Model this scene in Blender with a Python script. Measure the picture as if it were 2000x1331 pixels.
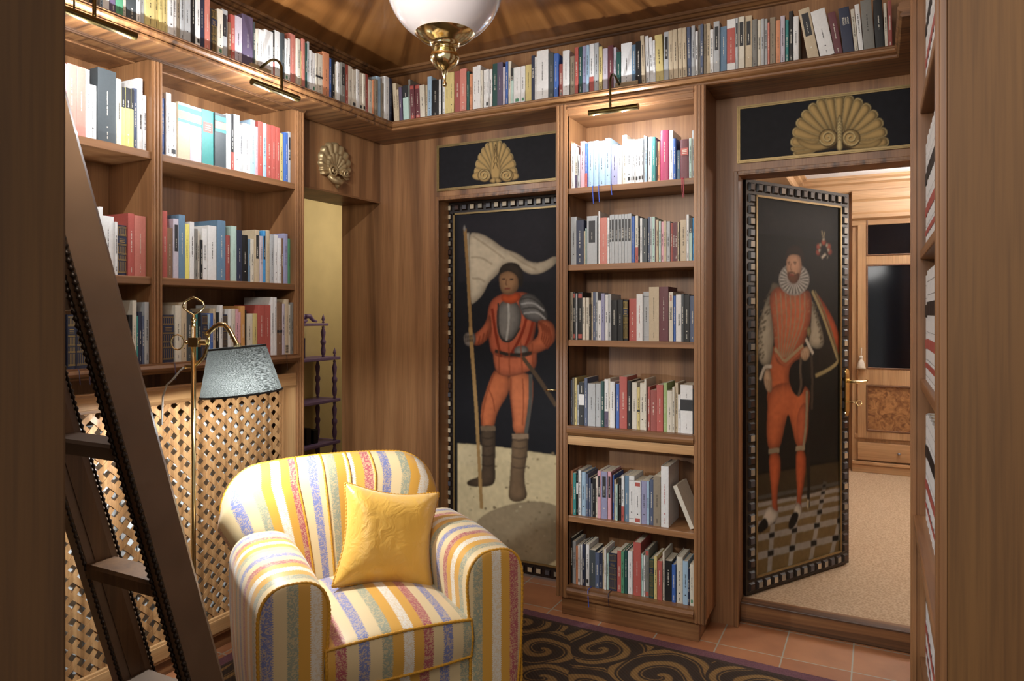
import bpy, math, random
import numpy as np
from mathutils import Vector, Matrix
random.seed(7)
for o in list(bpy.data.objects): bpy.data.objects.remove(o)
COL = bpy.context.scene.collection
SC = bpy.context.scene
# ---------------------------------------------------------------- camera
EYE = 1.45
YAW = math.radians(27.3)
FP = 1385.0
HOR = 612.0
SN, CS = math.sin(YAW), math.cos(YAW)
cd = bpy.data.cameras.new('camera'); cam = bpy.data.objects.new('camera', cd); COL.objects.link(cam)
cam.location = (0, 0, EYE); cam.rotation_euler = (math.pi/2, 0, YAW)
cd.sensor_width = 36; cd.lens = FP/2000*36; cd.shift_y = (HOR-665.5)/2000; cd.clip_start = .02
SC.camera = cam
# ---------------------------------------------------------------- view, world
SC.view_settings.view_transform = 'Standard'; SC.view_settings.look = 'None'
SC.view_settings.exposure = 0.0; SC.view_settings.gamma = 1; SC.view_settings.use_curve_mapping = False
W = bpy.data.worlds.new('world'); SC.world = W; W.use_nodes = True
W.node_tree.nodes['Background'].inputs[0].default_value = (1, .96, .91, 1)
W.node_tree.nodes['Background'].inputs[1].default_value = .42
# ---------------------------------------------------------------- unseen fill lights added for this room and the adjoining ones
def light(name, typ, loc, power, color=(1, .95, .88), size=.3, size_y=None, aim=None, parent=None, spot=None, spread=None):
    l = bpy.data.lights.new(name, typ); l.energy = power; l.color = color
    if typ == 'AREA':
        l.shape = 'RECTANGLE' if size_y else 'DISK'; l.size = size
        if size_y: l.size_y = size_y
        if spread: l.spread = math.radians(spread)
    else: l.shadow_soft_size = size
    if typ == 'SPOT': l.spot_size = math.radians(spot or 120); l.spot_blend = .6
    o = bpy.data.objects.new(name, l); COL.objects.link(o); o.location = loc
    if aim:
        v = Vector(aim)-Vector(loc); o.rotation_euler = v.to_track_quat('-Z', 'Y').to_euler()
    if parent: o.parent = parent; o.matrix_parent_inverse = parent.matrix_world.inverted() if False else Matrix.Translation(-parent.location)
    return o
light('hall_ceiling_light', 'AREA', (-.35, -1.0, 2.65), 36, (1, .97, .93), 1.3, aim=(-1.2, 2.4, 1.0))  # broad fill added behind the camera, no actual ceiling lamp
light('room_ceiling_spot', 'POINT', (-1.0, .72, 2.2), 11, (1, .95, .88), .15)  # added point fill above the view, without any fixture
light('study_uplight', 'AREA', (.5, 5.7, 2.2), 60, (.97, .98, 1), .5, aim=(.5, 5.7, 3))  # added upward fill that whitens the study ceiling
light('study_wall_light', 'POINT', (1.3, 4.7, 2.0), 34, (1, .96, .9), .12)  # added study fill, hidden at the right so the panes don't mirror it
light('passage_light', 'POINT', (-3.3, 4.6, 2.2), 11, (1, .95, .86), .15)  # added fill to brighten the yellow wall and the etagere
light('front_wall_uplight', 'AREA', (-1.35, .62, 2.12), 23, (1, .93, .82), .35, aim=(-1.3, 2.3, 2.87))  # added fill for the ceiling and ledge books, no sconce there
# ---------------------------------------------------------------- pixel -> world on known planes
def ray(px):
    u = (px-1000)/FP; return (-SN+CS*u, CS+SN*u)
def onX(px, X):
    a, b = ray(px); d = X/a; return b*d, d
def onY(px, Y):
    a, b = ray(px); d = Y/b; return a*d, d
def zz(py, d): return EYE-(py-HOR)/FP*d
# ---------------------------------------------------------------- materials
def lin(h):
    if isinstance(h, tuple): return h
    h = h.lstrip('#'); r = [int(h[i:i+2], 16)/255 for i in (0, 2, 4)]
    return tuple(((c+.055)/1.055)**2.4 if c > .04045 else c/12.92 for c in r)
MC = {}
def newmat(name):
    m = bpy.data.materials.new(name); m.use_nodes = True
    nt = m.node_tree; return m, nt, nt.nodes['Principled BSDF']
def plain(name, col, rough=.5, metal=0., noise=.06, nscale=60, **kw):
    if name in MC: return MC[name]
    m, nt, b = newmat(name); c = lin(col)
    b.inputs['Roughness'].default_value = rough; b.inputs['Metallic'].default_value = metal
    if noise:
        tc = nt.nodes.new('ShaderNodeTexCoord'); n = nt.nodes.new('ShaderNodeTexNoise'); n.inputs['Scale'].default_value = nscale
        nt.links.new(tc.outputs['Object'], n.inputs['Vector'])
        r = nt.nodes.new('ShaderNodeValToRGB'); r.color_ramp.elements[0].position = .3; r.color_ramp.elements[1].position = .7
        r.color_ramp.elements[0].color = tuple(x*(1-noise) for x in c)+(1,); r.color_ramp.elements[1].color = tuple(min(1, x*(1+noise)) for x in c)+(1,)
        nt.links.new(n.outputs['Fac'], r.inputs[0]); nt.links.new(r.outputs[0], b.inputs['Base Color'])
    else: b.inputs['Base Color'].default_value = c+(1,)
    for k, v in kw.items(): b.inputs[k.replace('_', ' ')].default_value = v
    MC[name] = m; return m
def emis(name, col, s):
    if name in MC: return MC[name]
    m, nt, b = newmat(name); b.inputs['Base Color'].default_value = (1, 1, 1, 1)
    b.inputs['Emission Color'].default_value = lin(col)+(1,); b.inputs['Emission Strength'].default_value = s
    MC[name] = m; return m
def wood(name, dark, mid, light_, axis='z', scale=1., rough=.45, streak=1., coat=.1):
    if name in MC: return MC[name]
    m, nt, b = newmat(name); N, L = nt.nodes, nt.links
    tc = N.new('ShaderNodeTexCoord')
    def noise(across, along, detail, dist):
        mp = N.new('ShaderNodeMapping'); s = [across*scale]*3; s['xyz'.index(axis)] = along*scale; mp.inputs['Scale'].default_value = s
        L.new(tc.outputs['Object'], mp.inputs['Vector']); n = N.new('ShaderNodeTexNoise'); n.inputs['Scale'].default_value = 1
        n.inputs['Detail'].default_value = detail; n.inputs['Distortion'].default_value = dist; L.new(mp.outputs[0], n.inputs['Vector']); return n
    a = noise(9*streak, .45, 3, .6); f = noise(150, 4, 2, .1)
    r = N.new('ShaderNodeValToRGB'); e = r.color_ramp.elements
    e[0].position = .32; e[0].color = lin(dark)+(1,); e[1].position = .72; e[1].color = lin(light_)+(1,)
    x = e.new(.47); x.color = lin(mid)+(1,)
    L.new(a.outputs['Fac'], r.inputs[0])
    r2 = N.new('ShaderNodeValToRGB'); r2.color_ramp.elements[0].position = .3; r2.color_ramp.elements[0].color = (.72, .7, .68, 1)
    r2.color_ramp.elements[1].position = .6; r2.color_ramp.elements[1].color = (1, 1, 1, 1); L.new(f.outputs['Fac'], r2.inputs[0])
    mx = N.new('ShaderNodeMix'); mx.data_type = 'RGBA'; mx.blend_type = 'MULTIPLY'; mx.inputs[0].default_value = .8
    L.new(r.outputs[0], mx.inputs[6]); L.new(r2.outputs[0], mx.inputs[7]); L.new(mx.outputs[2], b.inputs['Base Color'])
    b.inputs['Roughness'].default_value = rough; b.inputs['Coat Weight'].default_value = coat; b.inputs['Coat Roughness'].default_value = .25
    MC[name] = m; return m
WD = ('#67462b', '#8f6440', '#a97c52')
WV = wood('veneer_vertical', *WD, 'z'); WX = wood('veneer_along_wall', *WD, 'x'); WY = wood('veneer_side', *WD, 'y')
TR = ('#4c3320', '#7d5534', '#9a7046')
TX = wood('walnut_trim_x', *TR, 'x', streak=3); TY = wood('walnut_trim_y', *TR, 'y', streak=3); TZ = wood('walnut_trim_z', *TR, 'z', streak=3)
LW = ('#86603a', '#ab7f52', '#c69d6c')
LATA = wood('lattice_wood', *LW, 'z', streak=1.5, coat=.1)
BRASS = plain('polished_brass', '#dccb9a', .15, 1, .03)
OBRASS = plain('aged_brass', '#5f5130', .32, 1, .08)
GOLDP = plain('antique_gold', '#b39b72', .42, .6, .15, 40)
BLACKW = plain('black_painted_wood', '#17120f', .4, 0, .2)
PAGE = plain('paper_pages', '#d5cab4', .8, 0, .12, 200)
# ---------------------------------------------------------------- mesh helpers
class MB:
    def __init__(s): s.v = []; s.f = []; s.m = []; s.uv = None; s.slots = []
    def mi(s, mat):
        if mat is None: return 0
        if mat not in s.slots: s.slots.append(mat)
        return s.slots.index(mat)
    def add(s, vs, fs, mat=None):
        o = len(s.v); s.v += [tuple(p) for p in vs]; k = s.mi(mat)
        for f in fs: s.f.append(tuple(i+o for i in f)); s.m.append(k)
        return s
    def box(s, x0, x1, y0, y1, z0, z1, mat=None):
        if x0 > x1: x0, x1 = x1, x0
        if y0 > y1: y0, y1 = y1, y0
        return s.add([(x0, y0, z0), (x1, y0, z0), (x1, y1, z0), (x0, y1, z0), (x0, y0, z1), (x1, y0, z1), (x1, y1, z1), (x0, y1, z1)],
              [(0, 3, 2, 1), (4, 5, 6, 7), (0, 1, 5, 4), (1, 2, 6, 5), (2, 3, 7, 6), (3, 0, 4, 7)], mat)
    def sweep(s, path, prof, mat=None, caps=True):
        # path in XY (room on its right-hand side), profile of (outward offset, z), mitred
        n = len(path); rings = []
        for i, p in enumerate(path):
            ns = []
            if i > 0: dx, dy = p[0]-path[i-1][0], p[1]-path[i-1][1]; l = math.hypot(dx, dy); ns.append((dy/l, -dx/l))
            if i < n-1: dx, dy = path[i+1][0]-p[0], path[i+1][1]-p[1]; l = math.hypot(dx, dy); ns.append((dy/l, -dx/l))
            if len(ns) == 2:
                sx, sy = ns[0][0]+ns[1][0], ns[0][1]+ns[1][1]; q = 1+ns[0][0]*ns[1][0]+ns[0][1]*ns[1][1]; nn = (sx/q, sy/q)
            else: nn = ns[0]
            rings.append([(p[0]+o*nn[0], p[1]+o*nn[1], z) for o, z in prof])
        k = len(prof); vs = [v for r in rings for v in r]
        fs = [(i*k+j, i*k+(j+1) % k, (i+1)*k+(j+1) % k, (i+1)*k+j) for i in range(n-1) for j in range(k)]
        if caps: fs += [tuple(range(k-1, -1, -1)), tuple((n-1)*k+j for j in range(k))]
        return s.add(vs, fs, mat)
    def tube(s, pts, r, seg=8, mat=None, closed=False, flat=1.):
        pts = [Vector(p) for p in pts]; n = len(pts); rs = r if isinstance(r, (list, tuple)) else [r]*n
        up = Vector((0, 0, 1)); vs = []
        t0 = (pts[1]-pts[0]).normalized(); a = t0.cross(up)
        if a.length < .01: a = t0.cross(Vector((1, 0, 0)))
        a.normalize()
        for i in range(n):
            if closed: t = (pts[(i+1) % n]-pts[i-1]).normalized()
            else: t = (pts[min(i+1, n-1)]-pts[max(i-1, 0)]).normalized()
            a = (a-t*a.dot(t)).normalized(); b = t.cross(a)
            for j in range(seg):
                q = 2*math.pi*j/seg; vs.append(pts[i]+(a*math.cos(q)*flat+b*math.sin(q))*rs[i])
        m = n if closed else n-1
        fs = [(i*seg+j, i*seg+(j+1) % seg, ((i+1) % n)*seg+(j+1) % seg, ((i+1) % n)*seg+j) for i in range(m) for j in range(seg)]
        if not closed: fs += [tuple(range(seg-1, -1, -1)), tuple((n-1)*seg+j for j in range(seg))]
        return s.add(vs, fs, mat)
    def lathe(s, prof, c=(0, 0, 0), seg=32, mat=None, M=None):
        vs = []; k = len(prof)
        for j in range(seg):
            q = 2*math.pi*j/seg
            for r, z in prof:
                p = Vector((r*math.cos(q), r*math.sin(q), z))
                if M: p = M@p
                vs.append((p[0]+c[0], p[1]+c[1], p[2]+c[2]))
        fs = [(j*k+i, ((j+1) % seg)*k+i, ((j+1) % seg)*k+i+1, j*k+i+1) for j in range(seg) for i in range(k-1)]
        return s.add(vs, fs, mat)
    def grid(s, fn, nu, nv, mat=None, uvf=None, closeu=False):
        vs = [fn(i/(nu if closeu else nu-1), j/(nv-1)) for i in range(nu) for j in range(nv)]
        o = len(s.v); fs = []
        for i in range(nu if closeu else nu-1):
            for j in range(nv-1):
                a = i*nv+j; b = ((i+1) % nu)*nv+j; fs.append((a, b, b+1, a+1))
        s.add(vs, fs, mat)
        if uvf:
            if s.uv is None: s.uv = {}
            for i in range(nu):
                for j in range(nv): s.uv[o+i*nv+j] = uvf(i/(nu-1), j/(nv-1))
        return s
    def build(s, name, mat=None, parent=None, smooth=False, bevel=0, kind=None, loc=None, sub=0, angle=None):
        me = bpy.data.meshes.new(name)
        L = Vector(loc) if loc is not None else None
        vs = s.v if L is None else [(v[0]-L[0], v[1]-L[1], v[2]-L[2]) for v in s.v]
        me.from_pydata(vs, [], s.f); 
        if s.slots:
            for q in s.slots: me.materials.append(q)
            me.polygons.foreach_set('material_index', s.m)
        if mat and not s.slots: me.materials.append(mat)
        if s.uv:
            ul = me.uv_layers.new(name='UVMap')
            for lp in me.loops: ul.data[lp.index].uv = s.uv.get(lp.vertex_index, (0, 0))
        me.validate(); me.update()
        if smooth: me.polygons.foreach_set('use_smooth', [True]*len(me.polygons))
        if angle: me.set_sharp_from_angle(angle=math.radians(angle))
        o = bpy.data.objects.new(name, me); COL.objects.link(o)
        if L is not None: o.location = L
        if parent:
            o.parent = parent
            if L is None: o.matrix_parent_inverse = Matrix.LocRotScale(parent.location, parent.rotation_euler, None).inverted()
        if bevel:
            b = o.modifiers.new('bevel', 'BEVEL'); b.width = bevel; b.segments = 2; b.limit_method = 'ANGLE'
        if sub:
            b = o.modifiers.new('sub', 'SUBSURF'); b.levels = sub; b.render_levels = sub
        if kind: o['kind'] = kind
        return o
def empty(name, loc, rz=0.):
    o = bpy.data.objects.new(name, None); COL.objects.link(o); o.location = loc; o.rotation_euler = (0, 0, rz); o.empty_display_size = .1; return o
def tag(o, label=None, cat=None, group=None, kind=None):
    if label: o['label'] = label
    if cat: o['category'] = cat
    if group: o['group'] = group
    if kind: o['kind'] = kind
    return o
def struct(name, mb, mat=None, **k): return mb.build(name, mat, kind='structure', **k)
# ================================================================ main planes (metres)
XW = -2.637      # left wall face
XA = -2.515      # left bookcase face
XL = -2.353      # ledge edge, left wall
YB = 3.393       # back wall face
YC = 3.13        # middle bookcase face
YL = 3.138       # ledge edge, back wall
XR = .06         # ledge edge, right
ZL0, ZL1 = 2.447, 2.498
ZC = 2.87
# ---------------------------------------------------------------- setting
def tile_mat():
    m, nt, b = newmat('terracotta_tiles'); N, L = nt.nodes, nt.links
    tc = N.new('ShaderNodeTexCoord'); mp = N.new('ShaderNodeMapping'); mp.inputs['Location'].default_value = (.359/.265, -3.44/.265, 0)
    mp.inputs['Scale'].default_value = (1/.265, 1/.265, 1); L.new(tc.outputs['Object'], mp.inputs['Vector'])
    br = N.new('ShaderNodeTexBrick'); br.offset = 0; br.inputs['Scale'].default_value = 1; br.inputs['Brick Width'].default_value = 1; br.inputs['Row Height'].default_value = 1
    br.inputs['Mortar Size'].default_value = .012; br.inputs['Mortar Smooth'].default_value = .1
    br.inputs['Color1'].default_value = lin('#b67f58')+(1,); br.inputs['Color2'].default_value = lin('#a8704c')+(1,); br.inputs['Mortar'].default_value = lin('#a9a89c')+(1,)
    L.new(mp.outputs[0], br.inputs['Vector'])
    n = N.new('ShaderNodeTexNoise'); n.inputs['Scale'].default_value = 9; L.new(tc.outputs['Object'], n.inputs['Vector'])
    r = N.new('ShaderNodeValToRGB'); r.color_ramp.elements[0].color = (.72, .68, .66, 1); r.color_ramp.elements[1].color = (1.1, 1.1, 1.05, 1); L.new(n.outputs['Fac'], r.inputs[0])
    mx = N.new('ShaderNodeMix'); mx.data_type = 'RGBA'; mx.blend_type = 'MULTIPLY'; mx.inputs[0].default_value = 1
    L.new(br.outputs['Color'], mx.inputs[6]); L.new(r.outputs[0], mx.inputs[7]); L.new(mx.outputs[2], b.inputs['Base Color']); b.inputs['Roughness'].default_value = .5
    return m
struct('floor', MB().box(-3.2, 1.2, -2.0, 3.6, -.05, 0), tile_mat())
def ceil_mat():
    m, nt, b = newmat('radial_veneer_ceiling'); N, L = nt.nodes, nt.links
    tc = N.new('ShaderNodeTexCoord'); sp = N.new('ShaderNodeSeparateXYZ'); mp = N.new('ShaderNodeMapping'); mp.inputs['Location'].default_value = (1.19, -1.86, 0)
    L.new(tc.outputs['Object'], mp.inputs[0]); L.new(mp.outputs[0], sp.inputs[0])
    at = N.new('ShaderNodeMath'); at.operation = 'ARCTAN2'; L.new(sp.outputs[1], at.inputs[0]); L.new(sp.outputs[0], at.inputs[1])
    ln = N.new('ShaderNodeVectorMath'); ln.operation = 'LENGTH'; L.new(mp.outputs[0], ln.inputs[0])
    pp = N.new('ShaderNodeMath'); pp.operation = 'PINGPONG'; pp.inputs[1].default_value = math.pi/12; L.new(at.outputs[0], pp.inputs[0])
    def nz(ka, kr, det):
        cb = N.new('ShaderNodeCombineXYZ'); a = N.new('ShaderNodeMath'); a.operation = 'MULTIPLY'; a.inputs[1].default_value = ka; L.new(pp.outputs[0], a.inputs[0])
        r = N.new('ShaderNodeMath'); r.operation = 'MULTIPLY'; r.inputs[1].default_value = kr; L.new(ln.outputs['Value'], r.inputs[0])
        L.new(a.outputs[0], cb.inputs[0]); L.new(r.outputs[0], cb.inputs[1]); n = N.new('ShaderNodeTexNoise'); n.inputs['Scale'].default_value = 1; n.inputs['Detail'].default_value = det
        n.inputs['Distortion'].default_value = .5; L.new(cb.outputs[0], n.inputs['Vector']); return n
    a = nz(14, .8, 3); f = nz(150, 3, 2)
    r = N.new('ShaderNodeValToRGB'); e = r.color_ramp.elements; e[0].position = .33; e[0].color = lin('#704724')+(1,); e[1].position = .7; e[1].color = lin('#b67f48')+(1,); q = e.new(.5); q.color = lin('#946132')+(1,)
    L.new(a.outputs['Fac'], r.inputs[0]); r2 = N.new('ShaderNodeValToRGB'); r2.color_ramp.elements[0].color = (.7, .7, .7, 1); L.new(f.outputs['Fac'], r2.inputs[0])
    mx = N.new('ShaderNodeMix'); mx.data_type = 'RGBA'; mx.blend_type = 'MULTIPLY'; mx.inputs[0].default_value = .7
    L.new(r.outputs[0], mx.inputs[6]); L.new(r2.outputs[0], mx.inputs[7]); L.new(mx.outputs[2], b.inputs['Base Color'])
    b.inputs['Roughness'].default_value = .35; b.inputs['Coat Weight'].default_value = .2
    return m
struct('ceiling', MB().box(-2.8, 1.2, .38, 3.5, ZC, ZC+.06), ceil_mat())
# left wall: over the ledge and the lintel over the passage
mb = MB().box(-2.93, XW, .3, YB, ZL0, ZC+.06); mb.box(-2.927, XW, 2.638, YB, 2.108, ZL0)
struct('wall_left', mb, WV)
struct('trim_1', MB().box(XW-.004, XW+.004, 2.64, YB, 2.102, 2.112), TY)
# back wall with two openings
O1 = (-2.2165, -1.4865); O2 = (-.575, .27)
mb = MB(); mb.box(-2.927, O1[0], YB, 3.54, 0, ZC+.06); mb.box(O1[0], O1[1], YB, 3.54, 2.092, ZC+.06); mb.box(O1[1], O2[0], YB, 3.54, 0, ZC+.06)
mb.box(O2[0], O2[1], YB, 3.54, 2.088, ZC+.06); mb.box(O2[1], 1.2, YB, 3.54, 0, ZC+.06)
struct('wall_back', mb, WV)
def casing(name, x0, x1, zt):
    m = MB(); w = .018
    m.box(x0-w, x0, YB-.012, YB, 0, zt+w); m.box(x1, x1+w, YB-.012, YB, 0, zt+w); m.box(x0, x1, YB-.012, YB, zt, zt+w)
    m.box(x0-.004, x0+.004, YB-.016, YB-.008, 0, zt+.004); m.box(x0, x1, YB-.016, YB-.008, zt-.004, zt+.004)
    struct(name, m, TZ, bevel=.002)
casing('trim_2', O1[0], O1[1], 2.092); casing('trim_3', O2[0], O2[1], 2.088)
# crown moulding
P = [(-2.637, .38), (-2.637, 3.393), (1.0, 3.393)]
prof = [(0, 2.838), (.012, 2.840), (.016, 2.846), (.030, 2.848), (.040, 2.857), (.052, 2.858), (.058, 2.866), (.058, ZC), (0, ZC)]
struct('trim_4', MB().sweep(P, prof), TX, smooth=False)
# right wall (behind the right bookcase) and doorway we look through
struct('wall_right', MB().box(.42, .5, 1.4, YB, 0, ZC), WV)
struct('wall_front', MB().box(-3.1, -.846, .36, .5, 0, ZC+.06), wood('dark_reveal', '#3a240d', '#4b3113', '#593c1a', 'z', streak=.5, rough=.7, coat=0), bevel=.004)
struct('trim_5', MB().box(O2[0], O2[1], 3.455, 3.53, 0, .092), TX, bevel=.004)
# study beyond the open door
def weave(name, c1, c2, sc, rough=.9, bump=.3):
    m, nt, b = newmat(name); N, L = nt.nodes, nt.links; tc = N.new('ShaderNodeTexCoord')
    w = N.new('ShaderNodeTexVoronoi'); w.inputs['Scale'].default_value = sc; L.new(tc.outputs['Object'], w.inputs['Vector'])
    r = N.new('ShaderNodeValToRGB'); r.color_ramp.elements[0].color = lin(c2)+(1,); r.color_ramp.elements[1].color = lin(c1)+(1,); r.color_ramp.elements[1].position = .7
    L.new(w.outputs['Distance'], r.inputs[0]); L.new(r.outputs[0], b.inputs['Base Color']); b.inputs['Roughness'].default_value = rough
    bp = N.new('ShaderNodeBump'); bp.inputs['Strength'].default_value = bump; bp.inputs['Distance'].default_value = .004; L.new(w.outputs['Distance'], bp.inputs['Height']); L.new(bp.outputs[0], b.inputs['Normal'])
    return m
CARPET = weave('sisal_carpet', '#c0a688', '#94795a', 85)
struct('floor_study', MB().box(-1.3, 1.6, 3.53, 6.95, .03, .088), CARPET)
WS = wood('cherry_cabinet', '#946c48', '#ae855c', '#c09a70', 'z', streak=.8)
WSX = wood('cherry_cabinet_x', '#946c48', '#ae855c', '#c09a70', 'x', streak=.8)
struct('wall_study', MB().box(-1.3, 1.6, 6.9, 6.98, 0, 2.8).box(-1.38, -1.3, 3.54, 6.98, 0, 2.8).box(1.6, 1.68, 3.54, 6.98, 0, 2.8), WS)
struct('ceiling_study', MB().box(-1.3, 1.6, 3.54, 6.9, 2.62, 2.7), plain('white_plaster', '#e9e6e2', .8, 0, .02))
P = [(-.62, 3.54), (-.62, 6.75), (1.6, 6.75)]
struct('trim_6', MB().sweep(P, [(0, 2.62), (.07, 2.62), (.07, 2.60), (.045, 2.585), (.04, 2.565), (.012, 2.55), (.012, 2.49), (0, 2.48)]), WSX)
# passage beyond the left opening
YEL = plain('yellow_plaster', '#cfbd90', .85, 0, .04, 8)
struct('wall_passage', MB().box(-4.16, -4.1, 2.2, 5.1, 0, 2.7).box(-4.1, -2.93, 5.0, 5.1, 0, 2.7).box(-4.1, -2.93, 2.2, 2.28, 0, 2.7).box(-2.98, -2.93, 3.55, 5.0, 0, 2.7), YEL)
struct('floor_passage', MB().box(-4.16, -2.93, 2.2, 5.1, -.05, 0), plain('passage_floor', '#6b4a33', .6))
struct('ceiling_passage', MB().box(-4.16, -2.93, 2.2, 5.1, 2.5, 2.56), plain('passage_ceiling', '#cfc3a4', .85, 0, .02))
# ---------------------------------------------------------------- ledge
led = empty('book_ledge', (XL, YL, ZL0))
tag(led, 'high moulded walnut ledge running round the room below the ceiling', 'shelf')
pr = [(-.25, ZL0), (-.012, ZL0), (-.006, ZL0+.004), (-.006, ZL0+.012), (-.014, ZL0+.017), (-.004, ZL0+.021), (.002, ZL0+.029), (.002, ZL0+.036), (-.004, ZL0+.041), (-.002, ZL0+.046), (-.007, ZL1), (-.25, ZL1)]
m = MB(); m.sweep([(XL, .5), (XL, YL)], pr, TY); 
mb = MB(); mb.sweep([(XL, .5), (XL, YL), (XR, YL), (XR, 2.72)], pr)
o = mb.build('ledge_board', TX, led)
# over-door shells and doors are in a later part
# ---------------------------------------------------------------- bookcases
def pilaster(x0, x1, y0, y1, z0, z1, face, mb, n=3):
    # fluted board: body plus raised beads on its face ('x' = faces +X, 'y' = faces -Y, 'w' = faces -X)
    mb.box(x0, x1, y0, y1, z0, z1)
    for i in range(n):
        if face == 'x':
            w = (y1-y0); a = y0+w*(.12+.3*i); mb.box(x1-.001, x1+.005, a, a+w*.17, z0, z1)
        elif face == 'y':
            w = (x1-x0); a = x0+w*(.12+.3*i); mb.box(a, a+w*.17, y0-.005, y0+.001, z0, z1)
        else:
            w = (y1-y0); a = y0+w*(.12+.3*i); mb.box(x0-.005, x0+.001, a, a+w*.17, z0, z1)
# left bookcase
bk = empty('bookcase', (XA, 1.8, 0)); tag(bk, 'large built-in left bookcase with two lit bays above the lattice panel', 'bookcase')
yR0, yR1 = onX(578, XA)[0], 2.638
yM0, yM1 = onX(296.5, XA)[0], onX(317.5, XA)[0]
XBK = -2.79; zs_soff = 2.453; Z3A = 1.252
MB().box(XBK-.02, XBK, .5, yR1, 0, 2.447).build('back_panel', WV, bk)
m = MB(); pilaster(XBK, XA, yR0, yR1, 0, 2.447, 'x', m); m.build('side_panel', WV, bk, bevel=.0015)
m = MB(); m.box(XBK, XA-.004, yM0+.004, yM1-.004, Z3A, 2.446); pilaster(XA-.004, XA, yM0, yM1, Z3A, 2.446, 'x', m); m.build('divider', WV, bk, bevel=.0015)
MB().box(XBK, XA+.002, .5, yR0, 2.452, 2.47).build('soffit', WY, bk)
m = MB(); m.box(XA-.002, XA+.006, .5, yR1, 2.436, 2.452); m.box(XA, XA+.012, .5, yR1, 2.441, 2.4465); m.build('top_rail', TY, bk)
for z in (2.082, 1.592):
    for a, b_ in ((.5, yM0+.004), (yM1-.004, yR0)):
        MB().box(XBK, XA-.006, a, b_, z-.03, z).build('shelf', WY, bk, bevel=.0025)
MB().sweep([(XA, .5), (XA, yR0)], [(-.27, Z3A-.042), (.0, Z3A-.042), (.006, Z3A-.034), (.022, Z3A-.03), (.03, Z3A-.018), (.026, Z3A-.007), (.012, Z3A-.006), (.012, Z3A), (-.27, Z3A)]).build('base_shelf', TY, bk)
# radiator cabinet with woven lattice
rc = empty('radiator_cover', (XA, 1.8, 0)); tag(rc, 'cherry radiator cabinet front filled with diagonal woven lattice', 'radiator cover')
Ylat = 2.50
m = MB(); m.box(XA-.025, XA, .6, yR0, 1.087, 1.159); m.box(XA, XA+.006, .6, yR0, 1.1, 1.15); m.build('top_rail', wood('cherry_rail_y', *LW, 'y', streak=2), rc, bevel=.002)
m = MB(); m.box(XA-.025, XA, .6, yR0, .067, .147); m.box(XA, XA+.006, .6, yR0, .08, .137); m.build('bottom_rail', MC['cherry_rail_y'], rc, bevel=.002)
MB().box(XA-.03, XA, Ylat, yR0, .14, 1.09).build('stile', LATA, rc, bevel=.002)
MB().box(XA-.05, XA-.02, .6, yR1-.02, 0, .067).build('plinth', TY, rc)
def lattice():
    m = MB(); y0, y1, z0, z1 = .95, Ylat+.005, .14, 1.095; pitch = .0625; w = .0106; amp = .0022; th = .0011
    for fam in (0, 1):
        k0 = int((-(y1-y0)-(z1-z0))/pitch)-2; k1 = -k0
        for k in range(k0, k1+1):
            # line: fam0  (y-y0)-(z-z0)=k*pitch ; fam1 (y-y0)+(z-z0)=k*pitch
            pts = []
            H = z1-z0; W_ = y1-y0; c = k*pitch
            if fam == 0: t0 = max(0, -c); t1 = min(H, W_-c)
            else: t0 = max(0, c-W_); t1 = min(H, c)
            if t1-t0 < .01: continue
            n = max(2, int((t1-t0)/(pitch/8))+1)
            t = [t0+(t1-t0)*i/(n-1) for i in range(n)]
            vs = []
            for a in t:
                z = z0+a; y = y0+c+a if fam == 0 else y0+c-a
                # position along the strip, in crossings
                s = ((y-y0)+(z-z0))/pitch if fam == 0 else ((y-y0)-(z-z0))/pitch
                ph = math.cos(math.pi*(s))*(1 if (k % 2) else -1)*(1 if fam else -1)
                x = XA-.012+amp*ph
                dy, dz = (.7071, -.7071) if fam == 0 else (.7071, .7071)
                for sx in (-th, th):
                    for sw in (-w, w): vs.append((x+sx, y+dy*sw, z+dz*sw))
            fs = []
            for i in range(n-1):
                a = i*4; b_ = a+4
                fs += [(a, a+1, b_+1, b_), (a+2, b_+2, b_+3, a+3), (a, b_, b_+2, a+2), (a+1, a+3, b_+3, b_+1)]
            m.add(vs, fs)
    return m
lm = wood('lattice_strip', *LW, 'z', streak=4, coat=.1)
lattice().build('lattice_panel', lm, rc)
# radiator behind
rd = MB(); y = .95
rd.box(XA-.10, XA-.075, .95, 2.47, .12, 1.03)
while y < 2.46:
    rd.box(XA-.075, XA-.058, y+.003, y+.0665, .12, 1.03); y += .07
o = rd.build('radiator', plain('white_enamel', '#dfe3e4', .35, 0, .02), smooth=False); tag(o, 'white column radiator glimpsed behind the woven lattice', 'radiator')
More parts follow.
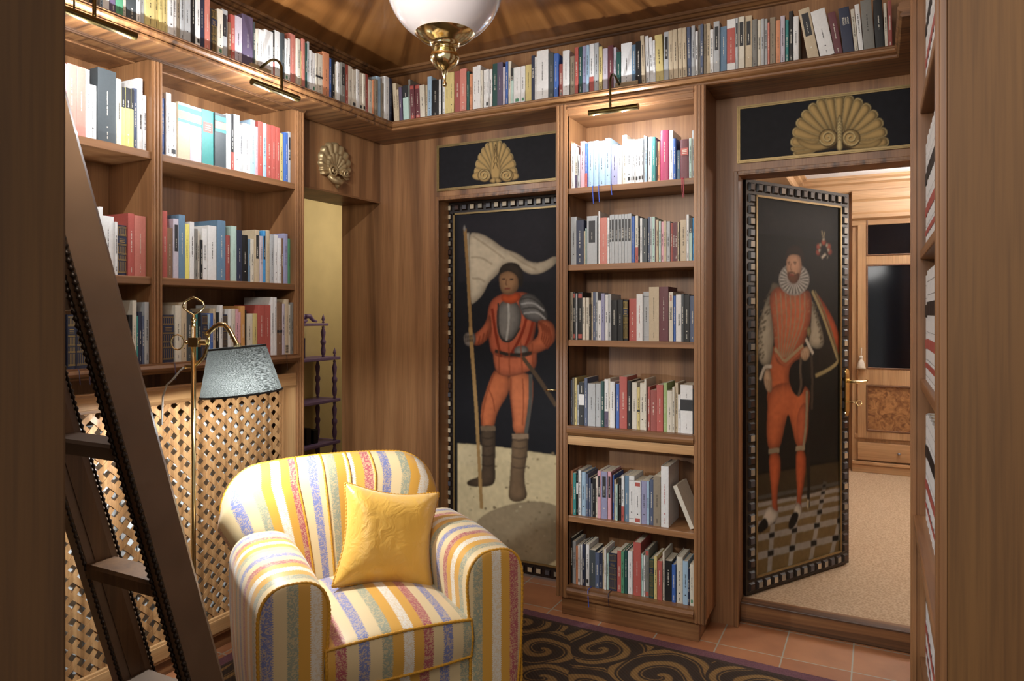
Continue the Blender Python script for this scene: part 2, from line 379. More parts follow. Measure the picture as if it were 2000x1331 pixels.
# middle bookcase
bc = empty('bookcase', (-1.02, YC, 0)); tag(bc, 'tall narrow middle bookcase standing between the two painted doors', 'bookcase')
cx0, cx1, ci0, ci1 = -1.377, -.667, -1.318, -.718
CS6 = [2.047, 1.6815, 1.322, .913, .4816, .1487]
m = MB(); m.box(cx0+.006, ci0, YC+.004, YB-.001, .09, 2.447); pilaster(cx0, ci0, YC, YC+.02, .09, 2.447, 'y', m, 3); m.build('side_panel', WV, bc, bevel=.0015)
m = MB(); m.box(ci1, cx1-.006, YC+.004, YB-.001, .09, 2.447); pilaster(ci1, cx1, YC, YC+.02, .09, 2.447, 'y', m, 3); m.build('side_panel', WV, bc, bevel=.0015)
MB().box(ci0, ci1, YB-.012, YB-.002, .09, 2.447).build('back_panel', WV, bc)
m = MB(); m.box(ci0, ci1, YC+.006, YB-.012, 2.392, 2.447); m.box(ci0, ci1, YC, YC+.01, 2.40, 2.447); m.box(ci0, ci1, YC-.006, YC+.006, 2.42, 2.43); m.build('top_rail', WX, bc, bevel=.002)
for i, z in enumerate(CS6):
    if i in (3, 5):
        pr = [(-.245, z-.045), (-.004, z-.045), (0, z-.04), (.012, z-.03), (.014, z-.02), (.006, z-.012), (.006, z), (-.245, z)] if i == 3 else [(-.245, z-.058), (0, z-.058), (.004, z-.045), (.014, z-.03), (.016, z-.018), (.004, z-.008), (.004, z), (-.245, z)]
        MB().sweep([(ci0, YC+.0), (ci1, YC+.0)], pr).build('shelf', TX, bc)
    else: MB().box(ci0, ci1, YC+.008, YB-.012, z-.029, z).build('shelf', WX, bc, bevel=.0025)
MB().box(ci0, ci1, YC+.004, YB-.012, .823, .865).build('rail', wood('cherry_rail_x', *LW, 'x', streak=2), bc, bevel=.002)
m = MB(); m.box(-1.357, -.700, YC+.021, YB-.001, 0, .094); m.build('plinth', TX, bc, bevel=.003)
# right bookcase
bd = empty('bookcase', (.1, 2.1, 0)); tag(bd, 'tall right-hand bookcase seen edge on with the broad end panel', 'bookcase')
XD = .10; D0, D1 = 1.51, 2.70
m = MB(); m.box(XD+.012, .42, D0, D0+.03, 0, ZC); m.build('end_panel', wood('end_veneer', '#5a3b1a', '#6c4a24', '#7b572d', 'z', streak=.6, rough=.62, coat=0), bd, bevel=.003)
m = MB(); pilaster(XD, XD+.012, D0, D0+.055, 0, ZC, 'w', m, 3); m.build('stile', TZ, bd, bevel=.0015)
m = MB(); m.box(XD+.004, .42, D1-.03, D1, 0, ZC); pilaster(XD, XD+.012, D1-.035, D1, 0, ZC, 'w', m, 2); m.build('side_panel', WV, bd, bevel=.0015)
MB().box(.40, .418, D0+.03, D1-.03, 0, ZC).build('back_panel', WV, bd)
DS = [2.13, 1.655, 1.236, .79, .33]
for i, z in enumerate(DS):
    x0 = XD+.002 if i == 3 else XD+.022
    MB().box(x0, .40, D0+.03, D1-.03, z-.03, z).build('shelf', WY, bd, bevel=.004)
MB().box(XD+.01, .40, D0+.03, D1-.03, 0, .08).build('plinth', TY, bd)
# ================================================================ books
CO = {'w': ('white', '#d9d8d6'), 'i': ('ivory', '#cfc6b2'), 'c': ('beige', '#c0ab88'), 'l': ('pale grey', '#a9acae'), 'g': ('grey', '#77746c'), 'd': ('dark grey', '#3f474b'),
      'k': ('black', '#161617'), 'n': ('navy', '#262d47'), 'b': ('blue', '#2f62b5'), 's': ('steel blue', '#5a7f9c'), 'q': ('light blue', '#93b5cf'), 'B': ('bright blue', '#1e93d6'),
      'a': ('pale green', '#a9c9bd'), 't': ('teal', '#1c8a86'), 'e': ('dark green', '#17524a'), 'E': ('grass green', '#3f8a62'), 'G': ('lime green', '#93ac62'),
      'y': ('yellow', '#cdb765'), 'Y': ('bright yellow', '#e6d94a'), 'o': ('orange', '#d3824e'), 'O': ('amber', '#d29337'), 'r': ('red', '#b5493c'), 'R': ('brick red', '#9c4238'), 'S': ('salmon', '#cd7361'),
      'p': ('pink', '#d99aa6'), 'P': ('magenta', '#b8225f'), 'v': ('lavender', '#8f8fb4'), 'V': ('purple', '#594a66'), 'm': ('maroon', '#6a2f37'), 'x': ('brown', '#7d5a3c'), 'h': ('lilac', '#b9aebb'),
      'z': ('slate blue', '#4d5a78'), 'u': ('taupe', '#8f8068'), 'T': ('dark teal', '#144a45')}
def bmat(key, rough=.5):
    c = lin(CO[key][1]); g_ = .3*c[0]+.55*c[1]+.15*c[2]; c = tuple(q*.80+g_*.20 for q in c)   # cloth and card are a little muted
    return plain('book_'+CO[key][0].replace(' ', '_'), c, rough, 0, .05, 90)
INKD = plain('dark_ink', '#2a2624', .6, 0, 0); INKL = plain('pale_ink', '#d8d2c4', .6, 0, 0); INKG = plain('gold_ink', '#b79b58', .35, .6, 0); INKR = plain('red_ink', '#a82c25', .6, 0, 0)
LBL = plain('charcoal_label', '#2a2a2c', .5, 0, .04)
DARKSET = set('knbedTtrRmVxzPSdsOG')
def strokes(mb, w, z0, z1, y, mat, hgt=.0034):
    # illegible title: a run of tiny letter-like marks up the spine
    z = z0
    while z < z1:
        l = random.uniform(.0012, .0026)
        if random.random() > .16:
            a = hgt*random.uniform(.55, 1)/2
            mb.add([(-a, y, z), (a, y, z), (a, y, z+l), (-a, y, z+l)], [(0, 1, 2, 3)], mat)
        z += l+.0009
def quad(mb, x0, x1, z0, z1, y, mat): mb.add([(x0, y, z0), (x1, y, z0), (x1, y, z1), (x0, y, z1)], [(0, 1, 2, 3)], mat)
def book_meshes(T, H, D, key, feat):
    """spine faces -y, centre of the foot of the spine at the origin; returns cover, pages, lettering"""
    rnd = 'r' in feat or 'K' in feat
    hard = rnd or 'H' in feat or random.random() < .35
    bt = .0022 if hard else .0006
    bu = min(T*.25, .0045) if rnd else min(T*.1, .0012)
    cv = MB(); mat = bmat(key, .42 if rnd else .5); h = T/2; n = 6
    out = [(-h, D)]+[(-h*math.cos(math.pi*i/n), bu-bu*math.sin(math.pi*i/n)) for i in range(n+1)]+[(h, D)]
    ins = [(h-bt, D)]+[(h-bt, bu+bt), (-h+bt, bu+bt)]+[(-h+bt, D)]
    lp = out+ins; N_ = len(lp)
    vs = [(x, y, 0) for x, y in lp]+[(x, y, H) for x, y in lp]
    fs = [(i, (i+1) % N_, N_+(i+1) % N_, N_+i) for i in range(N_)]
    for b_ in (0, N_):
        def q(*ix):
            t = tuple(b_+j for j in ix); return t if b_ else t[::-1]
        k = len(out)
        # caps: boards and spine piece
        fs.append(q(0, 1, k+2, k+3)); fs.append(q(*([i for i in range(1, n+2)]+[k+1, k+2]))); fs.append(q(n+1, n+2, k, k+1))
    cv.add(vs, fs, mat)
    e = bt*1.2 if hard else .0003
    pg = MB(); pg.box(-h+bt+.0001, h-bt-.0001, bu+bt+.0003, D-(.003 if hard else .0004), e, H-e, PAGE)
    tx = MB(); y = -.0004; W2 = h*.86
    dark = key in DARKSET
    ink = INKL if dark else INKD
    if 'K' in feat:
        ink = INKG
        for a in (.06, .30, .42, .60, .79, .94):
            quad(cv, -W2, W2, H*a, H*a+.0016, y-bu*.2, INKG); quad(cv, -W2, W2, H*a+.004, H*a+.0052, y-bu*.2, INKG)
        for a, b_ in ((.08, .28), (.32, .40), (.44, .58), (.81, .93)):
            for j in range(5): x = -W2*.8+W2*.4*j; quad(cv, x-.0006, x+.0006, H*a, H*b_, y-bu*.2, INKG)
        quad(cv, -W2, W2, H*.635, H*.77, y-bu*.2, bmat('n'))
        for j in range(3): quad(tx, -W2*.6, W2*.6, H*(.66+.03*j), H*(.66+.03*j)+.0018, y-bu*.3, INKG)
    zt0, zt1 = .38, random.uniform(.72, .86)
    if 'L' in feat:
        a = h*.62; quad(cv, -a, a, H*.45, H*.9, y, LBL); ink = INKL; zt0, zt1 = .5, .72
    if 'b' in feat: quad(cv, -h*.62, h*.62, H*.08, H*.16, y, LBL); zt0 = .4
    if 'G' in feat: quad(cv, -h*.5, h*.5, H*.07, H*.15, y, bmat('E'))
    if 'N' in feat: quad(cv, -h, h, H*.42, H*.47, y, LBL)
    if 'M' in feat: quad(cv, -h, h, H*.47, H*.70, y, LBL); zt0, zt1 = .74, .9
    if 'W' in feat: quad(cv, -h, h, H*.47, H*.72, y, bmat('w')); zt0, zt1 = .76, .92
    if 'U' in feat: quad(cv, -h, h, H*.66, H*.999, y, LBL); zt0, zt1 = .68, .8; ink = INKL
    if 'J' in feat: quad(cv, -h, h, H*.001, H*.33, y, bmat('V')); 
    if 'Q' in feat: quad(cv, -h, h, H*.001, H*.33, y, bmat('r')); 
    if 'X' in feat: quad(cv, -h, h, 0.0, H*.16, y, bmat('w')); quad(cv, -h, h, H*.83, H, y, bmat('w')); zt0, zt1 = .22, .7
    if 'D' in feat:
        for a, b_ in ((.03, .12), (.88, .97)): quad(cv, -h*.75, h*.75, H*a, H*b_, y, bmat('r'))
    if 'A' in feat:   # colour-plate spine with coloured bands
        quad(cv, -h, h, H*.86, H*.95, y, bmat('t')); quad(cv, -h, h, H*.72, H*.85, y, bmat('S')); quad(cv, -h, h, H*.66, H*.715, y, bmat('t')); zt1 = 0
    if 'C' in feat:   # red title label
        quad(cv, -h*.8, h*.8, H*.60, H*.78, y-bu*.3, bmat('r')); zt1 = 0
        for j in range(3): quad(tx, -h*.5, h*.5, H*(.64+.04*j), H*(.64+.04*j)+.0025, y-bu*.4, INKL)
    if 'Z' in feat:   # white volumes with black and red panels
        quad(cv, -h*.99, h*.99, H*.60, H*.72, y, bmat('k')); quad(cv, -h*.99, h*.99, H*.30, H*.39, y, bmat('r')); quad(cv, -h*.99, h*.99, H*.12, H*.17, y, bmat('r'))
        for a in (.05, .2, .45, .78, .9): quad(cv, -h*.99, h*.99, H*a, H*a+.001, y, INKD)
        zt1 = 0
    if 'F' in feat:
        for a in (.08, .9): quad(cv, -h*.9, h*.9, H*a, H*a+.0015, y, INKD)
    if 'S' in feat:
        for j in range(7): quad(cv, -h*.8, h*.8, H*(.03+.02*j), H*(.03+.02*j)+.0028, y, INKD)
    if '1' in feat: ink = INKR
    if zt1 and 'K' not in feat and 'T' not in feat and T > .006:
        yy = y-.0003-(bu if rnd else 0)*0
        z1 = zt0+(zt1-zt0)*random.uniform(.6, 1)
        strokes(tx, T, H*zt0, H*z1, yy, ink, min(.0042, T*.4)); 
        if random.random() < .6 and 'L' not in feat: strokes(tx, T, H*.06, H*random.uniform(.11, .2), yy, ink, min(.0034, T*.35))
        if T > .02 and random.random() < .5: 
            a = .0028; tx.add([(a*math.cos(j), yy, H*.22+a*math.sin(j)) for j in [k_*math.pi/4 for k_ in range(8)]], [tuple(range(8))], ink)
    return cv, pg, tx
def parse(s, ox, oy, sc, prev=None):
    r = []
    for it in s.replace('\n', ' ').split(','):
        it = it.strip()
        if not it: continue
        p = it.split(); k_ = p[0].rindex('-'); a, b_ = float(p[0][:k_])/sc+ox, float(p[0][k_+1:])/sc+ox
        yt = None if p[1] == '*' else float(p[1])/sc+oy
        code = p[2]; lean = 0; extra = ''
        for q in p[3:]:
            if q[0] == '/': lean = float(q[1:])
            else: extra += q
        r.append([a, b_, yt, code[0], code[1:], lean, extra])
    return r
# code: colour letter then feature letters. Text after ':' is real lettering.
SHELF = {}
SHELF['LA'] = parse("300-480 * w,500-600 * k,600-690 * g,690-740 * q,740-855 * w,855-945 * V,945-1075 * E,1075-1150 * i,1150-1310 * d,1310-1385 * w,1385-1475 * l,1475-1640 * y,1640-1710 * y", 120, 0, 8.875) \
 + parse("30-110 * y,110-170 * y,170-265 * y,265-355 * w,355-420 * w,420-490 * u,490-545 * l,545-670 * l,670-745 * k,745-815 * wb,815-910 * n,910-1000 * S,1003-1112 160 kK,1118-1205 168 iG,1210-1312 165 lL,1314-1360 385 x,1362-1435 255 r,1437-1560 282 h,1562-1745 270 V", 300, 0, 8.875) \
 + parse("132-158 * h,158-190 * d,190-235 -30 i,235-340 -20 w,340-490 0 w,492-530 0 kQ,532-620 5 w,622-680 45 d,682-745 150 wG,745-780 140 w,782-900 55 Sr,902-968 145 i,970-985 350 y,987-1038 145 S,1040-1085 212 e,1086-1115 190 l,1117-1165 340 w,1167-1225 385 wG,1227-1260 395 iN,1262-1360 405 iN,1362-1470 378 o,1472-1513 475 b,1515-1570 480 k,1574-1603 570 i,1604-1656 545 w", 480, 60, 8.875) \
 + parse("242-313 -60 gL,316-380 -40 r,382-450 -10 i,452-520 55 ib,522-570 55 w,572-620 107 ib,622-665 130 ib,668-722 130 r,724-790 235 i,792-820 235 o,822-875 225 u,877-950 176 qr,952-1000 285 u,1002-1075 180 w,1077-1120 210 n", 640, 130, 8.875)
SHELF['LB'] = parse("1142-1200 285 c /3,1202-1236 400 c /2,1245-1295 350 V /3,1298-1395 320 aU /2,1398-1432 215 g /2,1436-1510 320 mD /2,1512-1600 305 mD /2,1604-1688 320 i /2,1690-1722 315 c /1", 640, 130, 8.875) \
 + parse("297-370 440 q,372-485 490 k,487-530 480 w,532-550 485 k,552-602 475 w,604-685 370 y,687-765 365 y,767-870 340 R,872-982 305 S,984-1030 350 e,1032-1080 390 o,1084-1160 262 w,1162-1225 243 w,1227-1265 330 i,1267-1310 320 w,1312-1365 312 wb,1367-1415 305 w,1425-1508 208 T,1512-1605 190 V,1607-1652 270 h,1655-1695 178 b,1700-1745 168 i", 800, 100, 8.875) \
 + parse("325-370 465 aU,373-497 450 wG,499-570 430 wG,574-680 403 y,682-742 250 n :STYRON,744-777 270 w,780-980 160 w,985-1070 205 d,1075-1150 215 b,1157-1225 390 Rb,1227-1342 160 w,1357-1437 260 u,1441-1500 110 r,1505-1565 100 T,1568-1638 78 v,1640-1685 72 q,1687-1765 45 wQ", 960, 80, 8.875) \
 + parse("352-430 205 l,440-497 275 y,499-585 300 h,592-685 250 m,687-737 280 h,740-815 365 e,818-1005 205 w,1007-1072 235 s,1075-1178 185 k,1185-1250 80 c /2,1253-1318 80 w /2,1320-1380 100 w /2,1382-1425 165 w /1,1430-1560 62 y /2,1565-1645 12 lL", 1120, 60, 8.875) \
 + parse("240-313 345 c /1,315-395 325 c /1,402-475 305 c /1,477-548 295 c /1,552-620 280 z /1,622-685 265 l,688-735 360 w,737-780 250 g,782-832 240 z,834-875 235 u,877-945 218 c,948-1005 330 w,1008-1112 190 lL,1122-1232 272 s,1240-1383 155 rX,1386-1435 130 lL,1437-1545 105 iL,1555-1670 85 cL,1680-1765 155 g", 1280, 20, 8.875) \
 + parse("350-407 340 i,409-467 322 l,469-520 315 l,525-560 385 S,562-660 288 u,672-745 350 o,748-825 270 h,832-888 335 t,892-965 180 k,972-1062 275 w,1225-1418 130 cL /10,1440-1690 160 w /11", 1440, 0, 8.875) \
 + parse("275-412 190 m /9,420-610 120 n /6 :GOETHE|VIAGGIO|IN_ITALIA,614-682 135 i /5,690-772 50 w /5,778-970 -10 g /4,982-1137 -20 k /3,1142-1197 35 i /2,1200-1272 -5 R /1", 1600, 0, 8.875)
SHELF['A1'] = parse("-10-73 20 p,75-205 35 S,205-322 75 S,323-375 108 w,376-476 305 w,480-720 110 dH,723-788 230 i,790-840 335 YU,843-912 345 YU,914-952 360 YU,956-1005 350 z,1007-1065 222 w :UNO_STUDIO_IN_ROSSO,1067-1113 445 w,1115-1155 425 h", 120, 120, 6.655) \
 + parse("62-125 180 b,127-212 100 w,216-322 250 wb,326-525 262 cA,528-725 325 hA,730-918 378 tC,922-1105 438 dA", 310, 170, 8.32) + parse("22-93 180 w,95-138 180 kQ,140-228 192 w,230-282 350 l,284-392 330 w,394-465 270 q,467-508 375 p,510-583 295 r,585-638 320 q,640-712 342 r,714-780 360 r,783-846 385 r,848-915 472 yr,917-968 467 b,970-1023 457 lL,1026-1080 465 S", 440, 200, 7.83)
SHELF['A2'] = parse("-60-30 110 w,32-88 105 w,90-256 240 w,258-297 325 w,299-450 370 nK,452-545 202 r,548-752 240 SH", 190, 390, 7.39) \
 + parse("60-140 95 rH,142-230 357 x,232-312 217 hL,315-410 157 s,412-487 295 Y,489-555 265 w,557-607 370 g,609-650 400 i,652-688 540 k,690-765 367 w,767-895 325 w,905-1030 245 s", 310, 400, 7.83) \
 + parse("20-108 355 Rr,112-205 195 a,209-300 268 n,302-425 350 kr,427-460 420 s,462-522 415 i,526-600 262 cL,604-658 370 h,662-708 275 BL,712-778 268 c,782-852 340 l,855-923 345 w,925-985 405 w,987-1022 405 x,1026-1090 325 v,1098-1143 412 E,1147-1220 335 R", 440, 420, 8.875)
SHELF['A3'] = parse("-40-60 378 nK,65-165 378 nK ribv,168-305 375 nK ribv,310-330 385 p,332-360 390 o,362-412 392 y,765-806 380 k,808-855 215 i,857-875 390 t,877-918 345 n,920-943 390 z,946-1000 235 l", 120, 550, 5.785) \
 + parse("62-243 410 nK ribv,247-333 272 i,336-412 230 c,414-490 345 d,492-550 370 k,553-584 390 t,586-620 370 k,622-716 405 nK,720-752 400 q,754-798 388 b,800-838 315 c,842-892 375 k,894-935 270 w,937-1020 405 nK", 310, 560, 7.393) \
 + parse("60-108 325 w,110-158 320 i,160-205 325 p,207-238 370 p,240-302 282 O,304-318 340 k,320-413 392 i,415-475 390 y,480-580 266 r,582-668 268 r,671-711 155 w,713-750 158 w,752-828 228 xN ribd,830-866 250 h,870-922 186 cS,924-950 260 i,953-998 232 g,1000-1034 310 w", 440, 560, 7.393)
SHELF['C1'] = parse("95-176 316 o :AJAR__LA_VITA_DAVANTI_A_SE,179-241 355 w,243-287 422 iJ,289-328 550 l,330-410 316 p,412-455 350 bQ,458-552 320 qr,554-645 305 qr ribb,647-765 310 qr ribb,767-862 267 qr,865-983 377 vr ribb,985-1058 392 w,1060-1140 207 i,1145-1222 290 wb", 1095, 240, 8.87) \
 + parse("50-84 290 wb,86-128 288 wb,130-183 285 wb,185-243 280 wb,245-279 272 wb,281-304 215 w,306-342 232 q,345-417 242 w,420-485 242 t,487-512 300 k,515-560 315 o,565-716 126 PrH,722-788 124 w,790-848 272 br ribb,850-905 470 s,912-1070 282 mrC ribr,1072-1115 264 a,1118-1170 128 l", 1225, 240, 8.87)
SHELF['C2'] = parse("100-142 290 l,146-305 293 lH,310-458 366 nH,460-485 580 c,487-508 525 a,511-718 275 lL,722-748 300 k,752-778 185 w,782-920 310 S,922-965 308 w,968-1003 262 lL,1006-1070 250 lL,1075-1145 248 lL,1150-1213 245 lL,1216-1268 240 lL,1270-1333 238 lL,1336-1415 232 lL", 1095, 395, 10.236) \
 + parse("85-142 282 b,145-208 268 iQ,212-243 278 k,246-292 315 wX,296-400 325 d,403-444 298 z,446-488 292 l,491-548 290 a,551-568 340 m,570-622 350 c,625-666 378 a,668-725 387 p,727-780 376 c,783-858 386 l,860-902 420 r,904-945 408 m,948-1000 402 m,1002-1032 396 c,1035-1058 425 k,1061-1180 355 c,1183-1232 246 w,1237-1299 320 aU,1301-1350 312 B", 1225, 395, 10.236)
SHELF['C3'] = parse("122-146 350 l,148-185 210 u,187-245 210 u,248-287 217 kD,289-322 240 l,325-425 217 kD,431-487 326 i,489-558 326 i,561-600 455 k,602-635 216 c,637-694 216 z,696-738 216 l,741-805 380 w,808-878 242 v,881-942 265 w,944-1005 256 l,1009-1124 377 k,1126-1240 367 k,1242-1345 370 kK,1362-1398 345 R", 1095, 550, 10.236)[:-1] \
 + parse("30-176 345 r,183-306 256 w1,309-430 206 lF,432-634 113 c,636-820 108 mH,823-912 212 i :GARDEL|FORT_SAGANNE,915-962 290 b,965-1075 262 w :COCO_CHANEL,1078-1128 250 d,1131-1245 263 kH,1248-1350 290 z", 1225, 550, 10.236)
SHELF['C4'] = parse("117-204 226 z,206-244 176 g,246-292 178 y,295-328 312 l,332-434 262 kW,438-495 180 z,498-640 286 l,642-735 290 l,737-797 242 T,800-874 207 wJ,876-912 197 i,915-1000 250 w,1024-1085 292 b,1088-1230 160 r,1237-1308 236 k", 1095, 720, 9.507) \
 + parse("70-160 250 i,162-210 335 yN,213-290 260 i,292-330 187 i,346-386 322 r,400-500 381 R,503-618 291 r,620-683 256 G,690-778 390 i,781-821 325 i,823-874 256 c,878-916 456 w,920-1130 296 wM,1138-1163 360 k", 1225, 720, 8.87)
SHELF['C5'] = parse("125-155 212 b,157-207 277 o,212-265 312 t,267-298 266 kW,300-350 270 w,355-430 300 qr,438-475 325 z,477-516 400 z,518-540 500 l,543-597 406 k,600-633 371 i,636-695 277 pL,700-800 291 vL,806-865 291 pL,868-889 330 m,891-915 352 b,918-945 432 c,948-985 512 a,988-1046 406 k,1048-1098 356 wQ,1101-1172 362 s", 1095, 890, 8.87) \
 + parse("18-103 327 wF,107-205 406 wD,210-292 402 v,294-332 402 q,336-393 382 z,398-510 332 u,515-632 177 w1", 1225, 890, 7.83)
SHELF['C6'] = parse("112-182 187 k,185-237 247 l,240-278 320 o,280-312 307 wb,314-345 297 w,348-396 287 n,399-455 297 wb,458-557 392 d ribb,560-625 430 z,628-672 436 n,676-705 352 c,708-736 360 w,738-770 442 a,773-905 450 nK ribn,908-975 402 r,980-1032 406 E,1035-1082 387 T,1085-1160 410 w", 1095, 1030, 8.32) \
 + parse("22-80 290 w,88-195 162 rH,200-227 322 a,230-252 347 w,255-311 262 gD,314-383 400 TK,386-429 356 y,433-503 427 r,506-533 297 i,537-638 432 k,641-695 482 b,703-797 377 ir,801-874 432 q,877-901 530 n,904-960 477 iG", 1225, 1040, 7.393)
PL = {'LA': ('x', XL-.026, ZL1, 'the high left ledge'), 'LB': ('y', YL+.028, ZL1, 'the high ledge above the doors'),
      'A1': ('x', XA-.03, 2.082, "the left bookcase's top shelf"), 'A2': ('x', XA-.03, 1.592, "the left bookcase's second shelf"), 'A3': ('x', XA-.012, Z3A, "the left bookcase's lowest shelf"),
      'C1': ('y', YC+.03, CS6[0], "the middle bookcase's top shelf"), 'C2': ('y', YC+.03, CS6[1], "the middle bookcase's second shelf"), 'C3': ('y', YC+.03, CS6[2], "the middle bookcase's third shelf"),
      'C4': ('y', YC+.03, CS6[3], "the middle bookcase's fourth shelf"), 'C5': ('y', YC+.03, CS6[4], "the middle bookcase's fifth shelf"), 'C6': ('y', YC+.03, CS6[5], "the middle bookcase's bottom shelf")}
SLIM = {k: v for k, v in (('LA', 'LA'),)}
recs = []
for sh, lst in SHELF.items():
    ax, P0, Z0, desc = PL[sh]; last = -9
    for i, (a, b_, yt, key, feat, lean, extra) in enumerate(lst):
        if ax == 'x': s0, d0 = onX(a, P0); s1, d1 = onX(b_, P0)
        else: s0, d0 = onY(a, P0); s1, d1 = onY(b_, P0)
        lo, hi = -9, 9
        if sh[0] == 'A': lo, hi = ((.5, yM0-.001) if (s0+s1)/2 < (yM0+yM1)/2 else (yM1+.001, yR0-.001))
        if sh[0] == 'C': lo, hi = ci0+.001, ci1-.001
        if s0 < last: s0 = last
        s0 = max(s0, lo)
        if s1 > hi: s1 = hi
        if s1-s0 < .003: continue
        d = (d0+d1)/2
        if sh in ('C5', 'C6', 'C4') and yt is not None: d = d1 if ax == 'y' else d
        H = random.uniform(.205, .228) if yt is None else zz(yt, d)-Z0
        H /= max(.9, math.cos(math.radians(lean)))
        if sh in ('LA', 'LB'): H = min(H, .325)
        up = {'A1': 2.452, 'A2': 2.082-.03, 'A3': 1.592-.03, 'C1': 2.39, 'C2': CS6[0]-.029, 'C3': CS6[1]-.029, 'C4': CS6[2]-.029, 'C5': .82, 'C6': CS6[4]-.029}.get(sh)
        if up: H = min(H, up-Z0-.004)
        T = s1-s0-.0006
        if T < .003: continue
        last = s0+T+.0006
        if ax == 'x' and ((sh in ('A1', 'A2')) ):
            # keep clear of the divider and the side panel
            pass
        recs.append(dict(sh=sh, i=i, s=(s0+s0+T)/2, T=T, H=H, key=key, feat=feat, lean=lean, extra=extra, area=(b_-a)*(H*FP/d), P=P0, Z=Z0, ax=ax, desc=desc))
# the right bookcase: uniform white volumes, spines facing left, seen edge on
for k, (z, n) in enumerate(((2.13, 8), (1.655, 8), (1.236, 8), (.79, 8), (.33, 8))):
    for j in range(n):
        y = 2.655-.036-.074*j
        recs.append(dict(sh='D%d' % (k+1), i=j, s=y, T=.072, H=.345-(.012 if j == 0 else 0), key='w', feat='Zr', lean=0, extra='', area=5*150 if j < 4 else 4*150, P=XD+.034, Z=z, ax='w', desc="the right bookcase's %s shelf" % ['top', 'second', 'third', 'fourth', 'lowest'][k]))
tot = len(recs); order = sorted(recs, key=lambda r: -r['area'])
KEEP = 300
for k, r in enumerate(order): r['solo'] = k < KEEP
ORD = 'first second third fourth fifth sixth seventh eighth ninth tenth eleventh twelfth thirteenth fourteenth fifteenth sixteenth seventeenth eighteenth nineteenth twentieth'.split()
FD = {'L': 'with dark label', 'U': 'with black upper part', 'K': 'with gold-ruled spine', 'M': 'with black band', 'W': 'with white band', 'b': 'with small black block', 'G': 'with small green block', 'A': 'with coloured bands', 'C': 'with red title label', 'D': 'with red ends', 'X': 'with white ends', 'J': 'with purple foot', 'Q': 'with red foot', 'S': 'with striped foot', 'N': 'with thin dark band', 'Z': 'with black and red panels'}
byS = {}
for r in recs: byS.setdefault(r['sh'], []).append(r)
cand = {}
for sh, L_ in byS.items():
    hs = sorted(q['H'] for q in L_); med = hs[len(hs)//2]; cnt = {}
    for j, r in enumerate(L_):
        c = CO[r['key']][0]; cnt[c] = cnt.get(c, 0)+1; r['nth'] = cnt[c]
        sz = 'tall' if r['H'] > med*1.12 else ('short' if r['H'] < med*.86 else '')
        th = 'thick' if r['T'] > .034 else ('slim' if r['T'] < .0125 else '')
        ft = next((FD[q] for q in r['feat'] if q in FD), '')
        r['base'] = ' '.join(x for x in (sz, th, c, 'book', ft) if x)
        if 'rib' in r['extra'] and len(r['base'].split()) < 8: r['base'] += ' with hanging ribbon'
        lf = CO[L_[j-1]['key']][0] if j else 'case side' if sh[0] != 'L' else 'frame edge'
        rt = CO[L_[j+1]['key']][0] if j < len(L_)-1 else 'case side' if sh[0] != 'L' else 'ledge end'
        r['lab'] = ('%s between %s and %s, on %s' % (r['base'], lf, rt, r['desc'])) if lf != rt else ('%s between two %s ones, on %s' % (r['base'], lf, r['desc']))
        cand[r['lab']] = cand.get(r['lab'], 0)+1
def ordn(k): return ORD[k-1] if k <= 20 else '%dth' % k
for r in recs:
    if cand[r['lab']] > 1 or len(__import__('re').findall(r'\w+', r['lab'])) > 16 or r['sh'][0] == 'D':
        c = CO[r['key']][0]
        if r['sh'][0] == 'D': r['lab'] = 'white volume with red panels, %s from the far end of %s' % (ordn(r['nth']), r['desc'])
        else:
            b_ = r['base']
            r['lab'] = '%s, %s %s one along from the left, %s' % (b_, ordn(r['nth']), c, r['desc'])
            if len(__import__('re').findall(r'\w+', r['lab'])) > 16: r['lab'] = '%s %s book from the left on %s' % (ordn(r['nth']), c, r['desc'])
RIB = {'v': plain('ribbon_dark_violet', '#3a3552', .6, 0, 0), 'b': plain('ribbon_blue', '#2d56c0', .5, 0, 0), 'r': plain('ribbon_red', '#a02038', .5, 0, 0), 'd': plain('ribbon_dark', '#2c2724', .6, 0, 0), 'n': plain('ribbon_navy', '#1a1f38', .6, 0, 0)}
def text_mesh(name, s, size, mat, mtx, parent, xs=1.):
    cu = bpy.data.curves.new('tmp_text', 'FONT'); cu.body = s; cu.size = size; cu.align_x = 'CENTER'; cu.align_y = 'CENTER'; cu.extrude = .0002; cu.offset = .0002
    o = bpy.data.objects.new('tmp_text', cu); COL.objects.link(o)
    dg = bpy.context.evaluated_depsgraph_get(); me = bpy.data.meshes.new_from_object(o.evaluated_get(dg)); bpy.data.objects.remove(o)
    me.transform(mtx@Matrix.Diagonal((xs, 1, 1, 1))); me.name = name; me.materials.clear(); me.materials.append(mat)
    t = bpy.data.objects.new(name, me); COL.objects.link(t); t.parent = parent; return t
